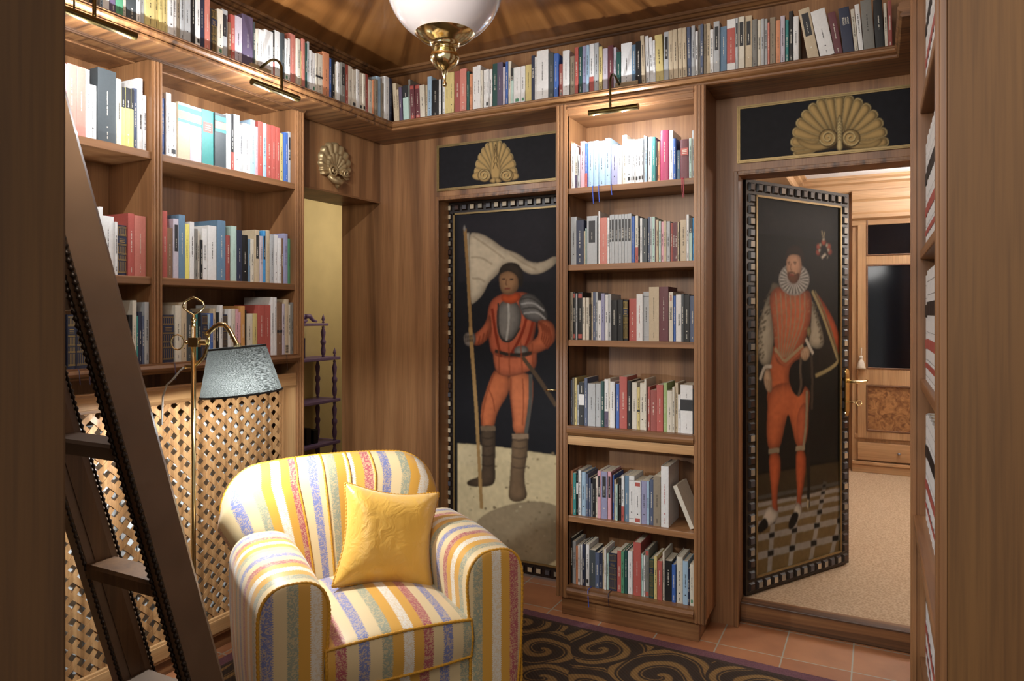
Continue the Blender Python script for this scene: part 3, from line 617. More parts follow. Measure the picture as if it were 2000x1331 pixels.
# spine text runs from foot to head: text x -> +z, text y -> -x
SPU = Matrix(((0, -1, 0, 0), (0, 0, -1, 0), (1, 0, 0, 0), (0, 0, 0, 1)))
SPD = Matrix(((0, 1, 0, 0), (0, 0, -1, 0), (-1, 0, 0, 0), (0, 0, 0, 1)))
def frame(r):
    rz = {'x': math.pi/2, 'y': 0, 'w': -math.pi/2}[r['ax']]
    loc = (r['P'], r['s'], r['Z']) if r['ax'] in 'xw' else (r['s'], r['P'], r['Z'])
    return loc, rz
jit = random.Random(3)
rest = MB()
maxd = {'LA': .215, 'LB': .215, 'A1': .235, 'A2': .235, 'A3': .25, 'C1': .215, 'C2': .215, 'C3': .215, 'C4': .215, 'C5': .215, 'C6': .215}
for r in recs:
    loc, rz = frame(r); H, T = r['H'], r['T']
    md = maxd.get(r['sh'], .24); D = min(md, max(.105, H*.66)); set_back = jit.uniform(0, .010)
    if H > .24: set_back = .002
    D = min(D, md-set_back)
    if 'T' not in r['feat'] and ':' in r['extra']: r['feat'] += 'T'
    cv, pg, tx = book_meshes(T, H, D, r['key'], r['feat'])
    lean = math.radians(r['lean'])
    # lean: rotate about the spine's foot; lift so that the low corner stays on the shelf
    R = Matrix.Rotation(-lean, 4, 'Y'); lift = T/2*math.sin(lean)
    M = Matrix.Translation(loc)@Matrix.Rotation(rz, 4, 'Z')@Matrix.Translation((0, set_back, lift+.0004))@R
    if r['solo']:
        o = cv.build('book', None); o.matrix_world = M
        o['label'] = r['lab']; o['category'] = 'book'; o['group'] = 'books on '+r['desc']
        p = pg.build('pages', None); p.parent = o
        if tx.v: t = tx.build('spine_lettering', None); t.parent = o
        ex = r['extra']
        if ':' in ex:
            s = ex[1:]; k = r['key']; ink = INKL if k in DARKSET else INKD; up = Vector((0, -.0012, 0))
            if s == 'STYRON': text_mesh('title', 'STYRON', .0125, INKL, Matrix.Translation((0, -.001, H*.62))@SPD, o)
            elif s.startswith('GOETHE'):
                for j, w_ in enumerate(('GOETHE', 'VIAGGIO', 'IN ITALIA')): text_mesh('title', w_, .0085 if j == 0 else .007, INKL, Matrix.Translation((-T*.14+j*T*.21, -.001, H*.70))@SPU, o)
            elif s.startswith('GARDEL'):
                text_mesh('title', 'GARDEL', .0095, INKR, Matrix.Translation((0, -.001, H*.88))@SPD, o, .8); text_mesh('title', 'FORT SAGANNE', .0125, INKD, Matrix.Translation((0, -.001, H*.56))@SPD, o, .62)
            elif s == 'COCO_CHANEL': text_mesh('title', 'COCO CHANEL', .0095, INKD, Matrix.Translation((.002, -.001, H*.46))@SPD, o, .8)
            elif s.startswith('UNO'): text_mesh('title', 'UNO STUDIO IN ROSSO', .0085, INKD, Matrix.Translation((0, -.001, H*.4))@SPU, o, .62)
            elif s.startswith('AJAR'): text_mesh('title', "AJAR   LA VITA DAVANTI A SE'", .0078, INKD, Matrix.Translation((0, -.001, H*.63))@SPD, o, .68)
        if ex.startswith('rib'):
            c = RIB[ex[3]]; rb = MB(); L_ = jit.uniform(.05, .10)
            front = .034 if r['sh'] != 'A3' else .045
            if r['sh'] == 'C6': front = .048
            for q in range(1 if ex[3] != 'r' else 2):
                x0 = -T*.15+q*.006; w_ = .0016
                pts = [(x0, .03, .0006), (x0, -.004, .0008), (x0+.001, -front, .0012), (x0+.002, -front-.004, -.006), (x0+.004*math.sin(q+1), -front-.004, -L_*.5), (x0+.006, -front-.003, -L_)]
                vs = []
                for p_ in pts: vs += [(p_[0]-w_, p_[1], p_[2]), (p_[0]+w_, p_[1], p_[2]), (p_[0]+w_, p_[1]+.0005, p_[2]+.0005), (p_[0]-w_, p_[1]+.0005, p_[2]+.0005)]
                fs = []
                for q_ in range(len(pts)-1):
                    a_ = q_*4
                    for e_ in range(4): fs.append((a_+e_, a_+(e_+1) % 4, a_+4+(e_+1) % 4, a_+4+e_))
                rb.add(vs, fs, c)
            t = rb.build('ribbon_bookmark', None); t.parent = o
    else:
        for mb_ in (cv, pg, tx):
            if not mb_.v: continue
            off = len(rest.v); rest.v += [tuple(M@Vector(v)) for v in mb_.v]
            for f, mi in zip(mb_.f, mb_.m): rest.f.append(tuple(j+off for j in f)); rest.m.append(rest.mi(mb_.slots[mi]))
if rest.v:
    o = rest.build('books', None); tag(o, 'the thinnest and farthest remaining books standing between the others on all the shelves', 'books', kind='stuff')
for r in recs:
    if r['solo'] and len(__import__('re').findall(r'\w+', r['lab'])) > 16: print('LONG', len(r['lab'].split()), r['lab'])
# the paperback that leans against the side of the fifth shelf
def leaning_book():
    cv, pg, tx = book_meshes(.02, .2, .13, 'i', '')
    M = Matrix.Translation((-.737, YC+.05, CS6[4]+.0048))@Matrix.Rotation(math.radians(-23), 4, 'Y')@Matrix.Rotation(math.radians(-6), 4, 'Z')
    o = cv.build('book', None); o.matrix_world = M; p = pg.build('pages', None); p.parent = o
    tag(o, "ivory paperback tilted across the gap at the right end of the middle bookcase's fifth shelf", 'book', "books on the middle bookcase's fifth shelf")
leaning_book()
# ================================================================ painted panels
class Canvas:
    """a painting as a fine grid of painted cells; conv turns a photo point on the panel into metres on it"""
    def __init__(s, w, h, cell, conv, bg):
        s.nx, s.ny = int(w/cell)+1, int(h/cell)+1; s.w, s.h, s.conv = w, h, conv
        s.a = np.zeros((s.ny, s.nx, 3))+np.array(lin(bg)); s.cx, s.cy = w/(s.nx-1), h/(s.ny-1)
        rs = np.random.RandomState(5); s.rs = rs
    def P(s, pts):
        r = []
        for p in pts: x, z = s.conv(*p); r.append((x/s.cx, z/s.cy))
        return r
    def smooth(s, P, closed=True, it=2):
        for _ in range(it):
            q = []; n = len(P)
            for i in range(n if closed else n-1):
                a, b_ = P[i], P[(i+1) % n]; q += [(a[0]*.75+b_[0]*.25, a[1]*.75+b_[1]*.25), (a[0]*.25+b_[0]*.75, a[1]*.25+b_[1]*.75)]
            if not closed: q = [P[0]]+q+[P[-1]]
            P = q
        return P
    def mask(s, P):
        xs = [p[0] for p in P]; ys = [p[1] for p in P]
        x0, x1 = max(0, int(min(xs))-14), min(s.nx, int(max(xs))+15); y0, y1 = max(0, int(min(ys))-14), min(s.ny, int(max(ys))+15)
        if x1 <= x0 or y1 <= y0: return None
        X, Y = np.meshgrid(np.arange(x0, x1), np.arange(y0, y1)); m = np.zeros(X.shape, bool); n = len(P)
        for i in range(n):
            (ax, ay), (bx, by) = P[i], P[(i+1) % n]
            if ay == by: continue
            c = ((ay > Y) != (by > Y)) & (X < (bx-ax)*(Y-ay)/(by-ay)+ax); m ^= c
        return m.astype(float), (slice(y0, y1), slice(x0, x1))
    @staticmethod
    def blur(m, r):
        r = max(1, int(r)); k = np.ones(2*r+1)/(2*r+1)
        for _ in range(2):
            m = np.apply_along_axis(lambda v: np.convolve(v, k, 'same'), 0, m); m = np.apply_along_axis(lambda v: np.convolve(v, k, 'same'), 1, m)
        return m
    def poly(s, pts, col, r=7, dark=.45, it=2, lightdir=.25, alpha=1.):
        q = s.mask(s.smooth(s.P(pts), True, it) if it else s.P(pts))
        if q is None: return s
        m, sl = q; sh = s.blur(m, r); gx = np.gradient(sh, axis=1)*r*2
        f = np.clip((sh-.5)*2, 0, 1)*(1-dark)+dark; f = f*(1+lightdir*np.clip(gx, -1, 1)); mm = (s.blur(m, 1)*alpha)[..., None]
        s.a[sl] = s.a[sl]*(1-mm)+np.array(lin(col))*f[..., None]*mm; return s
    def stroke(s, pts, col, wpx, it=2, dark=.7, alpha=1.):
        P = s.smooth(s.P(pts), False, it) if it else s.P(pts); w = wpx
        L_, R_ = [], []
        for i, p in enumerate(P):
            a, b_ = P[max(i-1, 0)], P[min(i+1, len(P)-1)]; dx, dy = b_[0]-a[0], b_[1]-a[1]; l = math.hypot(dx, dy) or 1
            L_.append((p[0]-dy/l*w, p[1]+dx/l*w)); R_.append((p[0]+dy/l*w, p[1]-dx/l*w))
        q = s.mask(L_+R_[::-1])
        if q is None: return s
        m, sl = q; mm = (np.clip(s.blur(m, 1)*1.2, 0, 1)*alpha)[..., None]; s.a[sl] = s.a[sl]*(1-mm)+np.array(lin(col))*mm; return s
    def ell(s, c, rx, ry, col, r=6, dark=.5, rot=0, **k):
        return s.poly([(c[0]+rx*math.cos(t)*math.cos(rot)-ry*math.sin(t)*math.sin(rot), c[1]+rx*math.cos(t)*math.sin(rot)+ry*math.sin(t)*math.cos(rot)) for t in [i*math.pi/8 for i in range(16)]], col, r, dark, 1, **k)
    def mottle(s, amt=.12, sc=9):
        n = s.rs.rand(s.ny//sc+2, s.nx//sc+2); yy = np.linspace(0, n.shape[0]-1.001, s.ny); xx = np.linspace(0, n.shape[1]-1.001, s.nx)
        yi, xi = yy.astype(int), xx.astype(int); fy, fx = (yy-yi)[:, None], (xx-xi)[None]
        q = n[yi][:, xi]*(1-fy)*(1-fx)+n[yi+1][:, xi]*fy*(1-fx)+n[yi][:, xi+1]*(1-fy)*fx+n[yi+1][:, xi+1]*fy*fx
        s.a *= (1+amt*(q-.5)*2)[..., None]; return s
    def mesh(s, name, M, parent, mat):
        X, Z = np.meshgrid(np.arange(s.nx)*s.cx, np.arange(s.ny)*s.cy); n = s.nx*s.ny
        co = np.stack([X.ravel(), np.zeros(n), Z.ravel()], 1); R = np.array(M.to_3x3()); co = co@R.T+np.array(M.translation)
        me = bpy.data.meshes.new(name); j, i = np.meshgrid(np.arange(s.nx-1), np.arange(s.ny-1)); a = (i*s.nx+j).ravel()
        f = np.stack([a, a+1, a+s.nx+1, a+s.nx], 1)
        me.vertices.add(n); me.vertices.foreach_set('co', co.astype(np.float32).ravel()); me.loops.add(f.size); me.loops.foreach_set('vertex_index', f.ravel().astype(np.int32))
        me.polygons.add(len(f)); me.polygons.foreach_set('loop_start', (np.arange(len(f))*4).astype(np.int32)); me.polygons.foreach_set('loop_total', np.full(len(f), 4, np.int32)); me.update(calc_edges=True)
        ca = me.color_attributes.new('paint', 'FLOAT_COLOR', 'POINT'); rgba = np.ones((n, 4), np.float32); rgba[:, :3] = np.clip(s.a.reshape(-1, 3), 0, 1); ca.data.foreach_set('color', rgba.ravel())
        me.materials.append(mat); o = bpy.data.objects.new(name, me); COL.objects.link(o); o.parent = parent
        o.matrix_parent_inverse = Matrix.LocRotScale(parent.location, parent.rotation_euler, None).inverted(); return o
def paint_mat():
    m, nt, b = newmat('oil_paint'); a = nt.nodes.new('ShaderNodeAttribute'); a.attribute_name = 'paint'; nt.links.new(a.outputs['Color'], b.inputs['Base Color'])
    b.inputs['Roughness'].default_value = .6; b.inputs['Specular IOR Level'].default_value = .18; n = nt.nodes.new('ShaderNodeTexNoise'); n.inputs['Scale'].default_value = 180; bp = nt.nodes.new('ShaderNodeBump'); bp.inputs['Strength'].default_value = .15; bp.inputs['Distance'].default_value = .002
    nt.links.new(n.outputs['Fac'], bp.inputs['Height']); nt.links.new(bp.outputs[0], b.inputs['Normal']); return m
OIL = paint_mat()
def C(ox, oy, sc): return lambda pts: [(x/sc+ox, y/sc+oy) for x, y in pts]
STUD = [plain('stud_bone', '#b8a78c', .4), plain('stud_stone', '#8f8676', .4), plain('stud_umber', '#3a241c', .4), plain('stud_slate', '#4b4a50', .35)]
FRM = plain('dark_oak_frame', '#1e1511', .42, 0, .25, 30)
def studded_door(root, w, h, bw, sp, M, wts):
    """frame with raised square studs, in the door's own plane (x across, z up, -y towards the viewer)"""
    T = lambda p: tuple(M@Vector(p))
    def put(mb, name, mat=None):
        mb.v = [T(p) for p in mb.v]; return mb.build(name, mat, root)
    put(MB().box(0, w, .004, .045, 0, h), 'leaf', FRM)
    f = MB()
    for x0, x1, z0, z1 in ((0, bw, 0, h), (w-bw, w, 0, h), (bw, w-bw, 0, bw), (bw, w-bw, h-bw, h)): f.box(x0, x1, -.006, .004, z0, z1)
    put(f, 'frame', FRM)
    st = MB(); rr = random.Random(11); s_ = bw*.2; n = int((h-bw*.5)/sp)
    def stud(x, z):
        m = rr.choices(STUD, wts)[0]
        b_ = s_*1.5
        st.add([(x-b_, -.006, z-b_), (x+b_, -.006, z-b_), (x+b_, -.006, z+b_), (x-b_, -.006, z+b_), (x-s_, -.016, z-s_), (x+s_, -.016, z-s_), (x+s_, -.016, z+s_), (x-s_, -.016, z+s_)],
               [(0, 1, 5, 4), (1, 2, 6, 5), (2, 3, 7, 6), (3, 0, 4, 7)], FRM)
        st.add([(x-s_, -.0161, z-s_), (x+s_, -.0161, z-s_), (x+s_, -.0161, z+s_), (x-s_, -.0161, z+s_)], [(0, 1, 2, 3)], m)
    for i in range(n+1):
        z = bw*.5+(h-bw)*i/n; stud(bw*.55, z); stud(w-bw*.55, z)
    k = int((w-bw)/sp)
    for i in range(1, k):
        x = bw*.55+(w-bw*1.1)*i/k; stud(x, bw*.5); stud(x, h-bw*.5)
    put(st, 'stud_border')
    g = MB(); a = bw; e = .010
    for x0, x1, z0, z1 in ((a, a+e, a, h-a), (w-a-e, w-a, a, h-a), (a, w-a, a, a+e), (a, w-a, h-a-e, h-a)): g.box(x0, x1, -.011, -.004, z0, z1)
    put(g, 'gilt_fillet', plain('gilt_line', '#8a744a', .4, .5, .1))
# ---------------------------------------------------------------- left door: standard bearer (plain stand-in)
d1 = empty('door_1', (O1[0], 3.50, .02)); tag(d1, 'closed left door painted with a standing flag bearer in orange', kind='structure')
X0 = O1[0]-.03; W1 = .80; H1 = 2.072; bw = .062
M1 = Matrix.Translation((X0, 3.50, .018)); studded_door(d1, W1, H1, bw, .052, M1, (7, 4, 2, 2))
def conv1(px, py):
    X, d = onY(px, 3.497); return X-(X0+bw), zz(py, d)-(.018+bw)
cv = Canvas(W1-2*bw, H1-2*bw, .0026, conv1, '#17171b')
a = C(840, 240, 2.893); b = C(840, 640, 2.61)
cv.poly(a([(160, 500), (720, 480), (720, 900), (160, 900)]), '#211f24', 20, .8, 0)
cv.poly(b([(140, 590), (330, 606), (480, 628), (660, 655), (700, 660), (700, 1230), (140, 1230)]), '#c4b48e', 4, .8, 0)
cv.poly(b([(250, 960), (400, 900), (560, 880), (700, 930), (700, 1230), (200, 1230), (170, 1100)]), '#83725a', 24, .8, 2, alpha=.8)
rr = random.Random(2)
for i in range(60): x, y = rr.uniform(150, 640), rr.uniform(640, 1180); cv.ell(b([(x, y)])[0], rr.uniform(1.2, 3.6), rr.uniform(1, 2.6), rr.choice(['#c5b592', '#8b7a5c', '#9a8765']), 2, .7)
cv.poly(b([(150, 600), (340, 612), (340, 680), (150, 720)]), '#c3b492', 12, .9, 1, alpha=.5)
# banner: a plain pale swallow-tailed flag
cv.poly(a([(206, 620), (280, 622), (350, 660), (420, 715), (500, 740), (560, 790), (640, 790), (712, 745), (722, 790), (640, 850), (560, 862), (480, 800), (420, 800), (380, 860), (330, 900), (300, 970), (250, 1020), (226, 1028)]), '#b9ab93', 9, .55, 2)
for p in ([(240, 640), (330, 700), (420, 770)], [(230, 760), (290, 760), (350, 800)], [(235, 880), (280, 880), (310, 900)], [(450, 740), (520, 790), (600, 830)]): cv.stroke(a(p), '#8c7e68', 2, alpha=.6)
cv.poly(a([(205, 620), (222, 620), (226, 1030), (214, 1030)]), '#a69c8a', 3, .6, 0)
# legs and boots
cv.poly(b([(330, 200), (415, 250), (405, 330), (340, 430), (325, 520), (262, 520), (255, 420), (285, 320)]), '#b8663f', 9, .45)
cv.poly(b([(400, 220), (520, 235), (528, 340), (505, 460), (492, 548), (422, 545), (420, 440), (405, 340)]), '#bd6c45', 9, .45)
cv.stroke(b([(512, 240), (512, 380), (488, 540)]), '#4d4a44', 4)
cv.poly(b([(255, 500), (330, 500), (335, 590), (330, 700), (335, 790), (300, 815), (190, 812), (185, 780), (262, 762), (265, 640)]), '#4e3f30', 8, .45)
cv.poly(b([(418, 540), (500, 540), (498, 640), (480, 740), (482, 800), (500, 870), (450, 895), (395, 880), (405, 790), (412, 680)]), '#6f5a43', 8, .45)
cv.stroke(b([(258, 515), (332, 515)]), '#6a5844', 5); cv.stroke(b([(418, 556), (500, 556)]), '#85705a', 5)
# skirt, torso, arms
cv.poly(b([(320, 60), (540, 60), (548, 200), (500, 225), (430, 250), (345, 248), (322, 180)]), '#b26040', 9, .4)
cv.poly(a([(335, 1010), (400, 965), (470, 955), (560, 960), (610, 1030), (600, 1150), (575, 1260), (570, 1331), (350, 1331), (330, 1220), (320, 1110)]), '#ab563a', 10, .4)
cv.poly(a([(385, 1010), (470, 990), (520, 1060), (510, 1160), (460, 1240), (400, 1240), (370, 1150)]), '#716c66', 10, .35)
for p in ([(350, 1050), (370, 1200), (400, 1320)], [(560, 1040), (520, 1200), (450, 1320)], [(590, 1080), (560, 1220), (510, 1320)]): cv.stroke(a(p), '#7a2a14', 3)
cv.poly(a([(490, 990), (560, 955), (630, 1010), (668, 1090), (655, 1130), (590, 1130), (520, 1100)]), '#65625f', 10, .3)
cv.poly(a([(600, 1110), (690, 1120), (712, 1190), (700, 1250), (620, 1300), (540, 1310), (540, 1250), (620, 1210)]), '#b05f3e', 10, .4)
cv.poly(a([(340, 1060), (350, 1180), (300, 1255), (240, 1262), (240, 1200), (300, 1160)]), '#ab5a3c', 8, .4)
cv.poly(a([(185, 1190), (250, 1180), (262, 1230), (240, 1265), (195, 1262)]), '#7a7068', 5, .4); cv.poly(a([(470, 1265), (550, 1255), (560, 1320), (480, 1331)]), '#77716a', 6, .4)
# pole over the hand, sword
cv.stroke(a([(196, 600), (210, 800), (226, 1100), (236, 1331)]), '#8a6a40', 3.6, 0); cv.stroke(b([(204, 0), (235, 420), (262, 925)]), '#98794c', 4.0, 0)
cv.poly(a([(193, 572), (203, 600), (196, 618), (186, 600)]), '#8e8a84', 2, .6, 1)
cv.stroke(b([(470, 150), (560, 270), (642, 400)]), '#4d3d2c', 4.2); cv.stroke(b([(330, 120), (420, 145), (520, 130)]), '#2e231b', 3.5)
# line work and folds
for p in ([(330, 220), (300, 300), (272, 400), (262, 500)], [(412, 260), (410, 360), (425, 480)], [(290, 300), (320, 360), (330, 430)], [(470, 260), (478, 360), (470, 500)]): cv.stroke(b(p), '#7c3a1e', 1.5, alpha=.7)
for p in ([(345, 40), (350, 140), (352, 240)], [(400, 60), (405, 240)], [(460, 60), (470, 230)], [(520, 80), (525, 200)]): cv.stroke(b(p), '#7c3a1e', 1.6, alpha=.7)
for k in range(5): cv.stroke(a([(612+14*k, 1120+8*k), (640+12*k, 1170+14*k), (628+8*k, 1230+12*k)]), '#6f3018', 1.8, alpha=.8)
for k in range(4): cv.stroke(a([(272+22*k, 1252-12*k), (282+22*k, 1205-16*k)]), '#6f3018', 1.6, alpha=.8)
for k in range(4): cv.stroke(a([(505+8*k, 1000+26*k), (570+12*k, 985+28*k), (640+4*k, 1040+24*k)]), '#9a9894' if k % 2 else '#34322f', 1.5, alpha=.9)
cv.stroke(a([(440, 1000), (446, 1120), (430, 1235)]), '#a8a49c', 2.2, alpha=.8); cv.stroke(a([(385, 1020), (380, 1150), (405, 1235), (460, 1238), (508, 1160)]), '#2f2a26', 1.8)
for y_ in (560, 600, 650, 700): cv.stroke(b([(262, y_), (296, y_+10), (326, y_-2)]), '#2f251b', 1.4, alpha=.7); cv.stroke(b([(418, y_+10), (456, y_+22), (496, y_+8)]), '#43352a', 1.4, alpha=.7)
for k in range(5): cv.stroke(a([(198+9*k, 1200), (202+9*k, 1240)]), '#3d352c', 1.2)
# head with a plain cap
cv.poly(a([(388, 870), (400, 840), (460, 825), (500, 850), (505, 920), (480, 965), (430, 975), (395, 950)]), '#8e6a4a', 9, .45)
cv.poly(a([(388, 870), (392, 815), (440, 785), (500, 795), (528, 850), (522, 930), (500, 925), (498, 870), (450, 835), (400, 850)]), '#33291f', 8, .5)
cv.stroke(a([(405, 885), (425, 882)]), '#2d1e14', 1.4); cv.stroke(a([(450, 884), (470, 886)]), '#2d1e14', 1.4); cv.stroke(a([(432, 885), (426, 915), (436, 918)]), '#6a4a30', 1.2); cv.stroke(a([(420, 938), (452, 938)]), '#6a3022', 1.3)
cv.poly(a([(400, 965), (450, 980), (500, 955), (520, 985), (470, 1030), (400, 1010)]), '#b04a22', 6, .5)
cv.mottle(.10, 7).mottle(.08, 30)
cv.mesh('painting', Matrix.Translation((X0+bw, 3.4985, .018+bw)), d1, OIL)
m = MB(); m.tube([(X0+W1-.055, 3.46, 1.04), (X0+W1-.12, 3.452, 1.04), (X0+W1-.13, 3.455, 1.04)], .006, 8); m.tube([(X0+W1-.055, 3.497, 1.04), (X0+W1-.055, 3.46, 1.04)], .008, 8); m.build('door_handle', BRASS, d1, smooth=True)
# ---------------------------------------------------------------- open right door: gentleman with a ruff
HX, HY = -.566, 3.53; FX, FY = -.146, 4.2525; W2 = math.hypot(FX-HX, FY-HY); ang = math.atan2(FY-HY, FX-HX)
d2 = empty('door_2', (HX, HY, .1)); tag(d2, 'open right door painted with a standing gentleman in a white ruff', kind='structure')
Z2 = .098; H2 = 1.995
M2 = Matrix.Translation((HX, HY, Z2))@Matrix.Rotation(ang, 4, 'Z'); studded_door(d2, W2, H2, .07, .056, M2, (2, 2, 4, 5))
ca, sa = math.cos(ang), math.sin(ang)
def conv2(px, py):
    a_, b_ = ray(px); det = a_*sa-b_*ca; d = (HX*sa-HY*ca)/det; s_ = (a_*d-HX)*ca+(b_*d-HY)*sa
    return s_-.07, zz(py, d)-(Z2+.07)
cv = Canvas(W2-.14, H2-.14, .0028, conv2, '#12120f')
a = C(1420, 320, 2.774); b = C(1420, 780, 2.5605)
cv.poly(a([(160, 165), (625, 225), (625, 420), (160, 380)]), '#2a2c2e', 30, .5, 0, alpha=.8)
# tiled floor, drawn in perspective
cv.poly(b([(120, 385), (600, 305), (600, 800), (120, 910)]), '#6a5836', 3, .9, 0)
def fl(u, v):
    t = v/(v+1.6)*1.55
    y = 910-t*520*.98-(u)*110*(1-t*.15); x = 150+u*430-(.34-u)*t*120+60*t
    return (x, y)
for i in range(7):
    v = i*.30; cv.stroke(b([fl(-.2, v), fl(1.15, v)]), '#8a867e', 6.5-i*.6, 0)
for i in range(7):
    u = -.1+i*.235; cv.stroke(b([fl(u, 0), fl(u, 2.0)]), '#8a867e', 5.6, 0)
for i in range(7):
    for j in range(7): p = fl(-.1+i*.235, j*.30); k = 1-j*.09; cv.poly(b([(p[0]-17*k, p[1]+20*k), (p[0]+17*k, p[1]+12*k), (p[0]+17*k, p[1]-20*k), (p[0]-17*k, p[1]-12*k)]), '#14120f', 2, .9, 0)
cv.poly(b([(120, 370), (600, 290), (600, 420), (400, 480), (120, 520)]), '#100e0b', 40, .6, 0, alpha=.75)
# legs
cv.poly(b([(206, 262), (262, 262), (270, 350), (252, 450), (250, 530), (258, 575), (225, 580), (222, 480), (212, 380)]), '#b55a33', 7, .4)
cv.poly(b([(342, 250), (386, 250), (398, 320), (385, 420), (368, 510), (375, 570), (342, 565), (350, 470), (342, 360)]), '#b0552f', 7, .4)
cv.poly(b([(186, 562), (215, 530), (240, 560), (260, 560), (250, 605), (205, 640), (165, 645)]), '#b9b2a4', 5, .5); cv.poly(b([(146, 655), (160, 620), (188, 588), (205, 615), (206, 640), (185, 660), (160, 674)]), '#121110', 4, .7)
cv.poly(b([(330, 555), (350, 512), (372, 535), (372, 575), (362, 605), (338, 620)]), '#b9b2a4', 5, .5); cv.poly(b([(303, 640), (312, 600), (332, 562), (358, 568), (355, 600), (335, 640), (315, 656)]), '#121110', 4, .7)
cv.stroke(b([(400, 130), (408, 400), (405, 545)]), '#1b1712', 4); cv.poly(b([(400, 500), (409, 505), (406, 560), (398, 540)]), '#b4a687', 2, .7, 0)
# cape
cv.poly(a([(440, 672), (478, 690), (560, 800), (606, 930), (612, 1050), (600, 1085), (545, 1140), (478, 1165), (440, 1180), (430, 900)]), '#1d1913', 10, .6)
cv.poly(a([(470, 686), (520, 745), (580, 850), (610, 940), (612, 1050), (585, 1000), (550, 880), (505, 780)]), '#b24f26', 9, .4)
cv.stroke(a([(460, 690), (510, 800), (555, 930), (592, 1040), (604, 1075), (548, 1118), (478, 1150)]), '#8f825a', 3.2); cv.stroke(a([(475, 690), (530, 810), (575, 940), (604, 1060)]), '#6d6344', 1.6)
cv.poly(a([(243, 640), (285, 655), (290, 675), (215, 715), (200, 740), (235, 680)]), '#5f5748', 4, .6)
# breeches
cv.poly(a([(238, 1000), (262, 985), (320, 1095), (412, 1000), (405, 1055), (348, 1090), (332, 1160), (345, 1230), (372, 1265), (418, 1250), (420, 1331), (212, 1331), (220, 1200), (232, 1090)]), '#b8623a', 12, .45)
cv.poly(b([(205, -60), (310, -90), (420, -60), (405, 60), (408, 140), (388, 245), (345, 245), (320, 120), (303, 60), (285, 150), (262, 255), (207, 260), (196, 180), (200, 60)]), '#b8623a', 12, .4)
cv.poly(b([(345, 60), (400, 0), (405, 130), (388, 240), (348, 240)]), '#a8593a', 8, .5, alpha=.8); cv.stroke(b([(398, -40), (396, 120), (380, 245)]), '#857b62', 3)
cv.stroke(b([(206, 262), (260, 255)]), '#8a7f68', 4); cv.stroke(b([(342, 248), (388, 243)]), '#8a7f68', 4)
# sleeves
cv.poly(a([(232, 700), (205, 750), (175, 860), (160, 980), (172, 1070), (200, 1100), (236, 1092), (245, 1020), (256, 930), (245, 830), (236, 760)]), '#a39b86', 9, .4)
cv.poly(a([(450, 715), (482, 800), (520, 920), (526, 985), (490, 1008), (440, 985), (446, 930), (456, 850)]), '#a39b86', 8, .4)
for i in range(60):
    t = rr.random(); x = 232-60*math.sin(t*2.2)+rr.uniform(-28, 22); y = 740+t*320; cv.stroke(a([(x-6, y+6), (x+6, y-4)]), '#544c3a', 1.1, 0)
for i in range(26): t = rr.random(); x = 470+45*t+rr.uniform(-10, 10); y = 750+t*220; cv.stroke(a([(x-6, y+5), (x+6, y-4)]), '#544c3a', 1.1, 0)
# hands
cv.poly(a([(203, 1112), (232, 1110), (242, 1170), (243, 1232), (228, 1243), (210, 1225), (196, 1175)]), '#bb9f80', 5, .5)
for x in (212, 221, 231): cv.stroke(a([(x, 1170), (x+6, 1225)]), '#8a6c50', 1)
cv.stroke(a([(178, 1170), (190, 1130), (205, 1098), (240, 1100)]), '#b7b0a0', 3)
# doublet
cv.poly(a([(285, 664), (330, 700), (420, 690), (446, 688), (462, 750), (452, 850), (430, 930), (408, 1000), (340, 1070), (312, 1098), (262, 1080), (256, 990), (250, 900), (236, 800), (226, 722), (250, 680)]), '#b4623f', 14, .4)
for k in range(7):
    x = 262+k*26; cv.stroke(a([(x, 700), (x+8-(x-340)*.06, 860), (310+(x-340)*.35, 1050)]), '#8f7f62', 1.5, alpha=.85)
for i in range(70): x, y = rr.uniform(250, 445), rr.uniform(720, 960); cv.stroke(a([(x-5, y+4), (x+5, y-4)]), '#99714f', .9, 0, alpha=.8)
cv.stroke(a([(258, 1000), (300, 1078), (330, 1060), (410, 985)]), '#9c8a68', 3.4); cv.stroke(a([(262, 1030), (310, 1100), (350, 1060), (415, 1000)]), '#a05a3a', 3)
# hat and cord
cv.poly(a([(340, 1095), (392, 1048), (428, 1110), (424, 1200), (400, 1258), (372, 1262), (345, 1220), (332, 1160)]), '#141210', 8, .7)
cv.stroke(a([(398, 1050), (395, 1130), (402, 1200), (385, 1260)]), '#54483a', 3); cv.stroke(a([(455, 1040), (462, 1150), (458, 1331)]), '#3c342a', 3)
cv.poly(a([(396, 1015), (430, 985), (450, 1005), (446, 1050), (420, 1072), (398, 1050)]), '#bb9f80', 5, .5)
for k in range(3): cv.stroke(a([(412+k*10, 1015), (408+k*9, 1060)]), '#8a6c50', 1)
cv.stroke(a([(425, 950), (445, 990), (465, 1030)]), '#b7b0a0', 3); cv.poly(a([(430, 890), (450, 880), (456, 920), (440, 945), (432, 920)]), '#8a7d55', 4, .5)
# ruff
cv.ell(a([(362, 628)])[0], 30, 30.5, '#9a9790', 8, .5)
for k in range(48):
    t = k*2*math.pi/48; c0 = (362, 628)
    cv.stroke(a([(c0[0]+30*math.cos(t), c0[1]+30*math.sin(t)), (c0[0]+80*math.cos(t), c0[1]+83*math.sin(t))]), '#4c4b48' if k % 2 else '#bdbab2', 1.0, 0)
for k in range(40):
    t = k*2*math.pi/40; cv.ell(a([(362+79*math.cos(t), 628+82*math.sin(t))])[0], 1.9, 1.9, '#b5b2aa', 2, .6)
